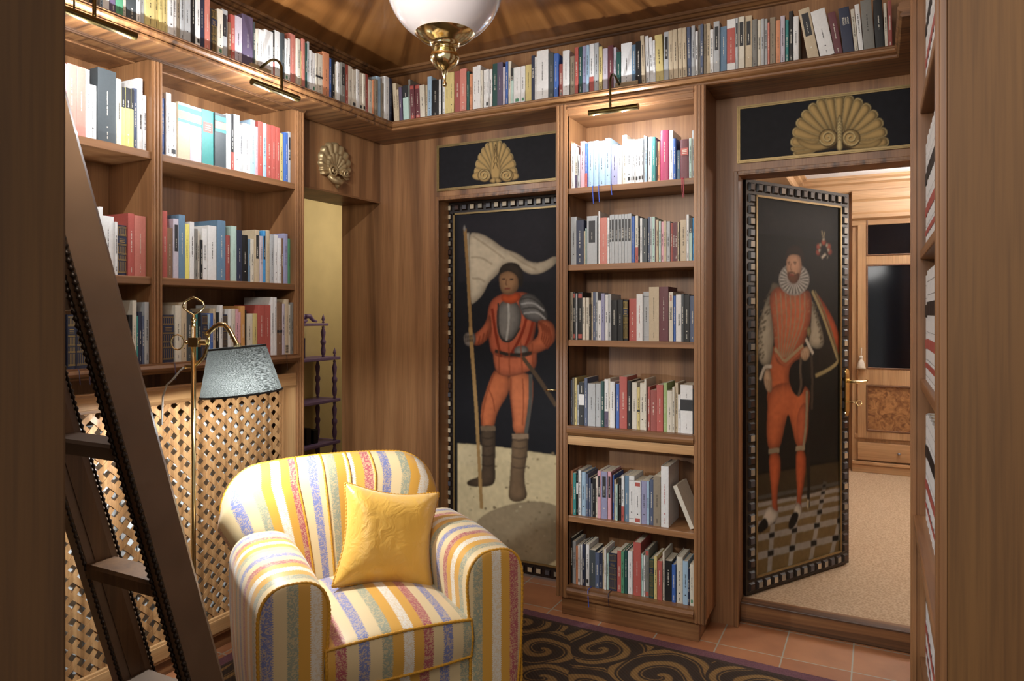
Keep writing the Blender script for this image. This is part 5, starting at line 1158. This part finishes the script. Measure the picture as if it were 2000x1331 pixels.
# ================================================================ study cabinet seen through the open door
def cabinet():
    Y = 6.75; e = empty('cabinet', (.05, Y, .088)); tag(e, 'cherry wood cabinet with dark glass doors in the study beyond', 'cabinet')
    X = lambda px: onY(px, Y)[0]; Z = lambda py: zz(py, onY(1735, Y)[1])
    xa, xb = X(1664), .75; GL = plain('dark_glass', '#0b0d12', .08, 0, 0)
    e_ = MB(); e_.box(xa, xb, Y+.03, Y+.14, .13, 2.49); e_.build('body', WS, e)
    p = MB(); p.box(xa-.0, xb, Y+.012, Y+.13, .089, Z(908)); p.box(xa, xb, Y-.004, Y+.1, Z(912), Z(906)); p.build('plinth', WSX, e, bevel=.003)
    p = MB(); p.box(xa+.02, xb, Y+.02, Y+.1, Z(862), Z(852)); p.build('waist_rail', WSX, e, bevel=.003)
    k = 0
    for x0, x1 in ((X(1675), X(1780)+.06), (X(1780)+.065, X(1780)+.45)):
        d = MB(); a, b_ = x0+(X(1692)-X(1675)), x1-.045
        zs = [Z(862)+.01, Z(845), Z(754), Z(722), Z(516.5), Z(499), Z(412), Z(396)]
        d.box(x0, a, Y, Y+.03, zs[0], zs[7]); d.box(b_, x1, Y, Y+.03, zs[0], zs[7])
        for q in (0, 2, 4, 6): d.box(a, b_, Y, Y+.03, zs[q], zs[q+1])
        dd = d.build('door', WS, e, bevel=.004)
        for q0, q1, mt, nm in ((zs[1], zs[2], None, 'burl_panel'), (zs[3], zs[4], GL, 'glass_pane'), (zs[5], zs[6], GL, 'glass_pane')):
            if mt is None:
                if 'burl' not in MC:
                    m, nt, b = newmat('burl_walnut'); n = nt.nodes.new('ShaderNodeTexNoise'); n.inputs['Scale'].default_value = 16; n.inputs['Detail'].default_value = 8; n.inputs['Distortion'].default_value = 2
                    r = nt.nodes.new('ShaderNodeValToRGB'); r.color_ramp.elements[0].position = .35; r.color_ramp.elements[1].position = .65; r.color_ramp.elements[0].color = lin('#6a4326')+(1,); r.color_ramp.elements[1].color = lin('#a9794c')+(1,)
                    tc = nt.nodes.new('ShaderNodeTexCoord'); nt.links.new(tc.outputs['Object'], n.inputs['Vector']); nt.links.new(n.outputs['Fac'], r.inputs[0]); nt.links.new(r.outputs[0], b.inputs['Base Color']); b.inputs['Roughness'].default_value = .3; MC['burl'] = m
                mt = MC['burl']
            pn = MB().box(a, b_, Y+.012, Y+.02, q0, q1).build(nm, mt, dd)
            fr = MB(); w = .012
            for r_ in ((a, a+w, q0, q1), (b_-w, b_, q0, q1), (a, b_, q0, q0+w), (a, b_, q1-w, q1)): fr.box(r_[0], r_[1], Y-.006, Y+.014, r_[2], r_[3])
            fr.build('moulding', plain('dark_moulding', '#6f4a30', .4), dd, bevel=.003)
        dr = MB().box(x0, x1, Y, Y+.03, Z(903), Z(868)).build('drawer', WSX, e, bevel=.004)
        MB().lathe([(0, -.024), (.009, -.022), (.012, -.016), (.008, -.008), (.005, 0)], ((x0+x1)/2+.08, Y, (Z(903)+Z(868))/2), 14, M=Matrix.Rotation(-math.pi/2, 4, 'X')).build('knob', plain('pewter', '#8d93a0', .3, .8, 0), dr, smooth=True)
    c = MB(); c.sweep([(xa, Y), (xb, Y)], [(-.1, 2.20), (0, 2.20), (.004, 2.24), (.03, 2.26), (.03, 2.29), (.012, 2.31), (.012, 2.40), (.03, 2.42), (.04, 2.46), (.04, 2.49), (-.1, 2.49)]); c.build('cornice', WSX, e)
    # key tassel
    tx, tz = X(1682), Z(722); t = empty('key_tassel', (tx, Y, tz)); tag(t, 'white tassel hanging from the cabinet key in the study', 'tassel')
    WT = plain('tassel_cotton', '#d6cdbd', .8); yy = Y-.03
    MB().tube([(tx+.005, Y-.002, Z(681)), (tx+.003, yy, Z(682)), (tx, yy, Z(700))], .004, 8).build('cord', WT, t, smooth=True)
    MB().lathe([(0, .115), (.012, .11), (.016, .098), (.012, .088), (.009, .08), (.019, .07), (.026, .05), (.032, .02), (.036, 0), (0, .004)], (tx, yy, tz), 18).build('skirt', WT, t, smooth=True)
cabinet()
# ================================================================ étagère in the passage
def etagere():
    XE = -3.86; e = empty('etagere', (XE, 4.1, 0)); tag(e, 'purple painted etagere with turned posts in the yellow passage', 'shelf unit')
    PU = plain('purple_paint', '#7d6696', .45, 0, .1)
    Yr, Yl = 4.43, 3.55; dpt = .22; zs = [.08, .417, .753, 1.089]
    for i, z in enumerate(zs):
        y1 = Yr if i < 3 else Yr
        MB().box(XE-dpt, XE+.012, Yl-.01, y1+.015, z-.012, z+.012).build('shelf', PU, e, bevel=.004)
    MB().box(XE-.16, XE-.02, Yl+.1, Yr-.09, 1.35, 1.37).build('shelf', PU, e, bevel=.004)
    def post(y, x, z0, z1):
        h = z1-z0; pr = [(0, 0), (.014, .01), (.009, .05), (.016, .1), (.02, .22), (.013, .38), (.022, .46), (.022, .52), (.012, .58), (.017, .7), (.02, .8), (.01, .92), (.014, .97), (0, 1)]
        MB().lathe([(r, z0+h*t) for r, t in pr], (x, y, 0), 14).build('post', PU, e, smooth=True)
    for x in (XE-.012, XE-dpt+.03):
        for y in (Yr-.03, Yl+.03):
            zz_ = [0]+zs
            for a, b_ in zip(zz_[:-1], zz_[1:]): post(y, x, a+.012 if a else 0, b_-.012)
    for y in (Yr-.13, Yl+.13): post(y, XE-.04, 1.101, 1.35)
    for y in (Yr-.03, Yl+.03, ): MB().lathe([(0, 0), (.012, .005), (.006, .015), (.014, .03), (.009, .05), (0, .075)], (XE-.012, y, 1.101), 12).build('finial', PU, e, smooth=True)
    for y in (Yr-.13,): MB().lathe([(0, 0), (.012, .005), (.006, .015), (.014, .03), (.009, .05), (0, .075)], (XE-.04, y, 1.37), 12).build('finial', PU, e, smooth=True)
    m = MB(); cy, cz = 4.02, 1.372
    def fn(u, v):
        t = math.pi*u; lob = abs(math.sin(u*math.pi*9)); r = (.11+.02*lob)*v; return (XE-.07+.025*(1-v)+.006*lob*v, cy-r*math.cos(t)*1.05, cz+r*math.sin(t)*.95)
    m.grid(fn, 73, 8); m.build('crest', PU, e, smooth=True)
    m = MB(); m.tube([(XE-.07, cy+.11, cz+.05), (XE-.07, cy+.16, cz+.055), (XE-.07, cy+.2, cz+.02), (XE-.07, cy+.24, cz+.012)], [.02, .018, .013, .008], 8); m.build('crest_scroll', PU, e, smooth=True)
    def item(n, l, c, y, z, w, h, col, g=None): o = MB().box(XE-.14, XE-.05, y-w/2, y+w/2, z+.0125, z+h).build(n, plain('item_'+c.replace(' ', '_')+col[1:], col, .5), bevel=.004, loc=(XE-.1, y, z+.0125)); tag(o, l, c, g)
    item('box', 'dark purple box on the upper purple shelf', 'box', 4.05, 1.089, .13, .17, '#3c2c52')
    item('box', 'red box on the third shelf of the purple shelf unit', 'box', 3.98, .753, .12, .17, '#8f2f28')
    for k, y in enumerate((4.15, 4.23)): item('bottle_case', 'small dark upright case on the lower purple shelf, %s one' % ('left' if k == 0 else 'right'), 'case', y, .417, .05, .14-.02*k, '#151015', 'dark cases on the purple shelf unit')
etagere()
# ================================================================ armchair
def stripe_mat(name, period=.272):
    m, nt, b = newmat(name); N, L = nt.nodes, nt.links
    tc = N.new('ShaderNodeTexCoord'); uv = N.new('ShaderNodeSeparateXYZ'); L.new(tc.outputs['UV'], uv.inputs[0])
    # picot edge: a small square wave added to the stripe coordinate
    sq = N.new('ShaderNodeMath'); sq.operation = 'MULTIPLY'; sq.inputs[1].default_value = 900; L.new(uv.outputs[1], sq.inputs[0])
    sn = N.new('ShaderNodeMath'); sn.operation = 'SINE'; L.new(sq.outputs[0], sn.inputs[0]); sg = N.new('ShaderNodeMath'); sg.operation = 'SIGN'; L.new(sn.outputs[0], sg.inputs[0])
    ml = N.new('ShaderNodeMath'); ml.operation = 'MULTIPLY'; ml.inputs[1].default_value = .0014; L.new(sg.outputs[0], ml.inputs[0])
    ad = N.new('ShaderNodeMath'); ad.operation = 'ADD'; L.new(uv.outputs[0], ad.inputs[0]); L.new(ml.outputs[0], ad.inputs[1])
    dv = N.new('ShaderNodeMath'); dv.operation = 'DIVIDE'; dv.inputs[1].default_value = period; L.new(ad.outputs[0], dv.inputs[0])
    fr = N.new('ShaderNodeMath'); fr.operation = 'FRACT'; L.new(dv.outputs[0], fr.inputs[0])
    r = N.new('ShaderNodeValToRGB'); r.color_ramp.interpolation = 'CONSTANT'; e = r.color_ramp.elements
    seq = [('#878c78', .115), ('#c29038', .13), ('#cfc8bb', .12), ('#c29038', .12), ('#9c4c52', .12), ('#c8b186', .13), ('#6a719c', .12), ('#c8b186', .145)]
    p = 0; e[0].position = 0; e[0].color = lin(seq[0][0])+(1,); p = seq[0][1]; e[1].position = p; e[1].color = lin(seq[1][0])+(1,); p += seq[1][1]
    for c, w in seq[2:]: q = e.new(p); q.color = lin(c)+(1,); p += w
    L.new(fr.outputs[0], r.inputs[0])
    # damask only on the brocade stripes (sage, white, red, blue)
    r3 = N.new('ShaderNodeValToRGB'); r3.color_ramp.interpolation = 'CONSTANT'; e = r3.color_ramp.elements; p = 0; on = [1, 0, 1, 0, 1, 0, 1, 0]
    e[0].color = (1, 1, 1, 1); p = seq[0][1]; e[1].position = p; e[1].color = (0, 0, 0, 1); p += seq[1][1]
    for k in range(2, 8): q = e.new(p); q.color = (on[k],)*3+(1,); p += seq[k][1]
    L.new(fr.outputs[0], r3.inputs[0])
    v = N.new('ShaderNodeTexNoise'); v.inputs['Scale'].default_value = 75; v.inputs['Detail'].default_value = 1; v.inputs['Distortion'].default_value = 2.5; L.new(tc.outputs['UV'], v.inputs['Vector'])
    vr = N.new('ShaderNodeValToRGB'); vr.color_ramp.elements[0].position = .50; vr.color_ramp.elements[1].position = .56; L.new(v.outputs['Fac'], vr.inputs[0])
    mm = N.new('ShaderNodeMath'); mm.operation = 'MULTIPLY'; L.new(vr.outputs[0], mm.inputs[0]); L.new(r3.outputs[0], mm.inputs[1])
    m2 = N.new('ShaderNodeMath'); m2.operation = 'MULTIPLY'; m2.inputs[1].default_value = .6; L.new(mm.outputs[0], m2.inputs[0])
    mx = N.new('ShaderNodeMix'); mx.data_type = 'RGBA'; L.new(m2.outputs[0], mx.inputs[0]); L.new(r.outputs[0], mx.inputs[6]); mx.inputs[7].default_value = lin('#c7ab7c')+(1,)
    L.new(mx.outputs[2], b.inputs['Base Color']); b.inputs['Roughness'].default_value = .42; b.inputs['Sheen Weight'].default_value = .2; b.inputs['Specular IOR Level'].default_value = .45
    return m
STR = stripe_mat('striped_silk'); BRAID = plain('gold_braid', '#b98522', .5, 0, .2, 300)
def chair():
    C0 = Vector((-1.352, 1.83, .009)); th = math.atan2(.815, .579)     # local +x axis is (.579,.815)
    e = empty('armchair', tuple(C0), th); tag(e, 'plump armchair in multicoloured striped silk with gold braid', 'armchair')
    M = Matrix.Translation(C0)@Matrix.Rotation(th, 4, 'Z')
    def put(mb, name, mat=STR, parent=e, smooth=True, angle=None):
        mb.v = [tuple(M@Vector(p)) for p in mb.v]; o = mb.build(name, mat, None, smooth=smooth, angle=angle); o.parent = parent; o.matrix_parent_inverse = M.inverted(); return o
    def cord(pts, name='braid', r=.0052, closed=False, parent=e):
        # twisted cord: little lumps along the path
        pts = [Vector(p) for p in pts]; P = [pts[0]]
        for a, b_ in zip(pts[:-1], pts[1:]):
            n = max(1, int((b_-a).length/.004))
            for i in range(1, n+1): P.append(a.lerp(b_, i/n))
        m = MB(); m.tube(P, [r*(1+.22*math.sin(i*2.1)) for i in range(len(P))], 7, closed=closed); return put(m, name, BRAID, parent)
    # ---- back
    yb0 = .555
    def back_pt(u, v, side):
        # u -1..1 across, v 0..1 up
        zt = .872-.018*u*u-.15*(1-math.sqrt(max(0, 1-(max(0, abs(u)-.66)/.34)**2)))
        z = .30+(zt-.30)*v
        hw = .30+.15*min(1, v*1.15)**1.6-.02*max(0, v-.85)*4
        x = hw*u*.95-.052
        y = yb0+.17*(v)**1.1-.10*abs(u)**2.4*(.3+.7*v)
        bul = max(0, (1-abs(u)**7))**.5*max(0, 1-v**9)**.5
        T = .085
        ch = .006*math.cos((u+.07)*math.pi/.235) if abs(u) < .5 else 0
        y += (-T*bul-ch*v*bul if side == 0 else T*bul)
        if v > .95: pass
        return (x, y, z)
    nu, nv = 81, 41
    um = lambda s: -1+2*s
    def vm(t): return math.sin(t*math.pi/2)
    def uu(s): return math.sin((s-.5)*math.pi)
    m = MB()
    m.grid(lambda s, t: back_pt(uu(s), vm(t), 0), nu, nv, uvf=lambda s, t: ((uu(s)*.40)+.272*3+.02, vm(t)*.62))
    m.grid(lambda s, t: back_pt(uu(1-s), vm(t), 1), nu, nv, uvf=lambda s, t: ((uu(1-s)*.40)+.272*3+.02, vm(t)*.62+1))
    put(m, 'backrest')
    for u in (-.33, -.09, .15, .38):
        cord([Vector(back_pt(u*(1-.0*(1-t)), t, 0))+Vector((0, -.001, 0)) for t in [.25+.745*i/24 for i in range(25)]]+[back_pt(u, 1, 0)], r=.0042)
    cord([Vector(back_pt(uu(s), 1, 1))+Vector((0, .002, 0)) for s in [i/60 for i in range(61)]], r=.004)
    # ---- arms: rounded section swept from front to back
    for sg in (-1, 1):
        xi, xo = .235, .415
        def sec(w, f):
            # w 0..1 round the section from the inner foot over the top to the outer foot; f 0 front .. 1 back
            zt = .652+.008*math.sin(f*math.pi)
            bulge = .022*math.sin(min(1, f*1.4)*math.pi*.5)
            a = xi-.012-bulge*.2; b_ = xo+.012+bulge
            cx = (a+b_)/2; hw = (b_-a)/2; rz = .115
            if w < .36: z = .06+(zt-rz-.06)*(w/.36); x = a+.012*math.sin(w/.36*math.pi)
            elif w > .64: z = .06+(zt-rz-.06)*((1-w)/.36); x = b_-.035*(1-(1-w)/.36)+.010*math.sin((1-w)/.36*math.pi)
            else:
                q = math.pi*(1-(w-.36)/.28); cxx = math.cos(q); x = cx+hw*math.copysign(abs(cxx)**.75, cxx); z = zt-rz+rz*math.sin(q)**.8
            return x, z
        L_ = .56
        def arm(s, t):
            x, z = sec(s, t); y = -.035+L_*t
            # the front edge is rolled
            return (sg*x, y, z)
        def per(w): return w*1.35
        m = MB(); m.grid(lambda s, t: arm(s, t), 73, 21, uvf=lambda s, t: (L_*t+.272*2+.236, per(s)))
        # front face, slightly domed
        def face(s, t):
            a, b_ = sec(t/2, 0), sec(1-t/2, 0); x = a[0]+(b_[0]-a[0])*s; z = a[1]+(b_[1]-a[1])*s
            return (sg*x, -.035-.014*math.sqrt(max(0, (1-abs(2*s-1)**4)*(1-t**8))), z)
        m.grid(face, 17, 60, uvf=lambda s, t: (face(s, t)[0]+.272*3+(.03 if sg > 0 else .075), face(s, t)[2]))
        put(m, 'armrest', angle=70)
        cord([(sg*sec(s, 0)[0]*1.0, -.037, sec(s, 0)[1]) for s in [i/70 for i in range(71)]], r=.0050)
        cord([(sg*(sec(s, 0)[0]+.000), -.037+.0, sec(s, 0)[1]) for s in [1-i/20*.3 for i in range(0)]] or [(sg*(xo+.012), -.03, .35), (sg*(xo+.014), -.03, .2), (sg*xo*.97, -.03, .08)], r=.004)
    # ---- seat cushion
    sx, sy0, sy1, sz0, sz1 = .235, -.045, .50, .322, .440
    def cush(s, t, side):
        x = uu(s)*sx; yq = sy0+(sy1-sy0)*(.5+.5*math.sin((t-.5)*math.pi)); 
        ex = max(0, 1-abs(uu(s))**6)**.5; ey = max(0, 1-abs(2*(yq-sy0)/(sy1-sy0)-1)**8)**.5
        crown = .045*max(0, 1-(uu(s))**2)*max(0, 1-(2*(yq-.22)/.55)**2*.6)
        z = (sz1+.012*(ex*ey)+crown) if side == 0 else sz0-.006*ex*ey
        # front bulge towards the sitter
        yb = yq-(.020*(1-uu(s)**2))*(1-t)
        return (x, yb, z)
    m = MB(); uvx = lambda s: uu(s)*sx+.272*3+.07
    m.grid(lambda s, t: cush(s, t, 0), 61, 31, uvf=lambda s, t: (uvx(s), cush(s, t, 0)[1]+1))
    m.grid(lambda s, t: cush(1-s, t, 1), 61, 31, uvf=lambda s, t: (uvx(1-s), cush(1-s, t, 1)[1]+2))
    def rimf(s, t):
        a = cush(s, 0, 0); b_ = cush(s, 0, 1); return (a[0], a[1]-.010*math.sin(math.pi*t), b_[2]+(a[2]-b_[2])*t)
    m.grid(rimf, 61, 9, uvf=lambda s, t: (uvx(s), rimf(s, t)[2]))
    for sd in (0, 1):
        def rims(t, w, sd=sd):
            a = cush(sd, t, 0); b_ = cush(sd, t, 1); return (a[0]+(.006 if sd else -.006)*math.sin(math.pi*w), a[1], b_[2]+(a[2]-b_[2])*w)
        m.grid(rims, 21, 5, uvf=lambda t, w: (t*.5, w*.1))
    put(m, 'seat_cushion', angle=60)
    for side in (0, 1):
        cord([cush(s, 0, side) for s in [i/50 for i in range(51)]], r=.0048)
    for sd in (0, 1): cord([cush(sd, t, 0) for t in [i/20 for i in range(14)]], r=.0045)
    cord([rimf(0, t) for t in (0, .5, 1)], r=.0045); cord([rimf(1, t) for t in (0, .5, 1)], r=.0045)
    # ---- apron and body
    m = MB(); m.grid(lambda s, t: (-.235+.47*s, -.030-.006*math.sin(math.pi*t), .055+.255*t), 21, 6, uvf=lambda s, t: (-.235+.47*s+.272*3+.07, t*.26+5))
    m.box(-.235, .235, -.02, .56, .06, .30); put(m, 'body', angle=40)
    # outside of the back down to the floor
    m = MB(); 
    def ob(s, t):
        u = -1+2*s; x = .40*u*(1-.0*t); return (x*(1+.04*t), .585+.055*t-.08*abs(u)**2.4, .06+.32*t)
    m.grid(ob, 31, 6, uvf=lambda s, t: (s*.8, t*.3+7)); put(m, 'back_skirt')
    for x in (-.33, .33):
        for y in (.02, .52): put(MB().lathe([(0, .0), (.018, 0), (.026, .05), (.03, .075), (0, .075)], (x, y, 0), 16), 'leg', plain('dark_feet', '#2b1c12', .4))
    return M
CM = chair()
# ================================================================ pillow
def pillow():
    c = CM@Vector((.075, .335, .625)); e = empty('cushion', tuple(c)); tag(e, 'golden yellow satin cushion with twisted cord edge on the armchair', 'cushion')
    Rm = CM.to_3x3().to_4x4()@Matrix.Rotation(math.radians(-2), 4, 'Z')@Matrix.Rotation(math.radians(-24), 4, 'X')@Matrix.Rotation(math.radians(12), 4, 'Y')
    M = Matrix.Translation(c)@Rm
    m_, nt, b = newmat('yellow_satin'); b.inputs['Base Color'].default_value = lin('#d2a241')+(1,); b.inputs['Roughness'].default_value = .36; b.inputs['Sheen Weight'].default_value = .3
    n = nt.nodes.new('ShaderNodeTexNoise'); n.inputs['Scale'].default_value = 7; n.inputs['Detail'].default_value = 3; n.inputs['Distortion'].default_value = 1.2; bp = nt.nodes.new('ShaderNodeBump'); bp.inputs['Strength'].default_value = .35; bp.inputs['Distance'].default_value = .012
    nt.links.new(n.outputs['Fac'], bp.inputs['Height']); nt.links.new(bp.outputs[0], b.inputs['Normal'])
    S = .192
    def edge(u, v):
        # concave sides, pulled-out corners
        k = .19
        c_ = (abs(u)*abs(v))**5; x = S*u*(1-k*(1-v*v))*(1-.07*c_); z = S*v*(1-k*(1-u*u))*(1-.07*c_)
        return x, z
    def pt(u, v, side):
        x, z = edge(u, v); t = ((1-u**4)*(1-v**4))
        T = .072*max(0, t)**.62
        T += .004*math.sin(9*u+3*v)*t*(abs(u)**2+abs(v)**2)*.8
        return (x, -T if side == 0 else T, z)
    mp = lambda s: math.sin((s-.5)*math.pi)
    for side in (0, 1): pass
    m = MB(); m.grid(lambda s, t: pt(mp(s), mp(t), 0), 49, 49); m.grid(lambda s, t: pt(mp(1-s), mp(t), 1), 49, 49)
    m.v = [tuple(M@Vector(p)) for p in m.v]; o = m.build('cover', m_, e, smooth=True)
    P = [pt(u, -1, 0) for u in np.linspace(-1, 1, 100)]+[pt(1, v, 0) for v in np.linspace(-1, 1, 100)][1:]+[pt(u, 1, 0) for u in np.linspace(1, -1, 100)][1:]+[pt(-1, v, 0) for v in np.linspace(1, -1, 100)][1:-1]
    m = MB(); m.tube([M@Vector(p) for p in P], [.0042*(1+.28*math.sin(i*1.9)) for i in range(len(P))], 7, closed=True); m.build('cord_edge', BRAID, e, smooth=True)
pillow()
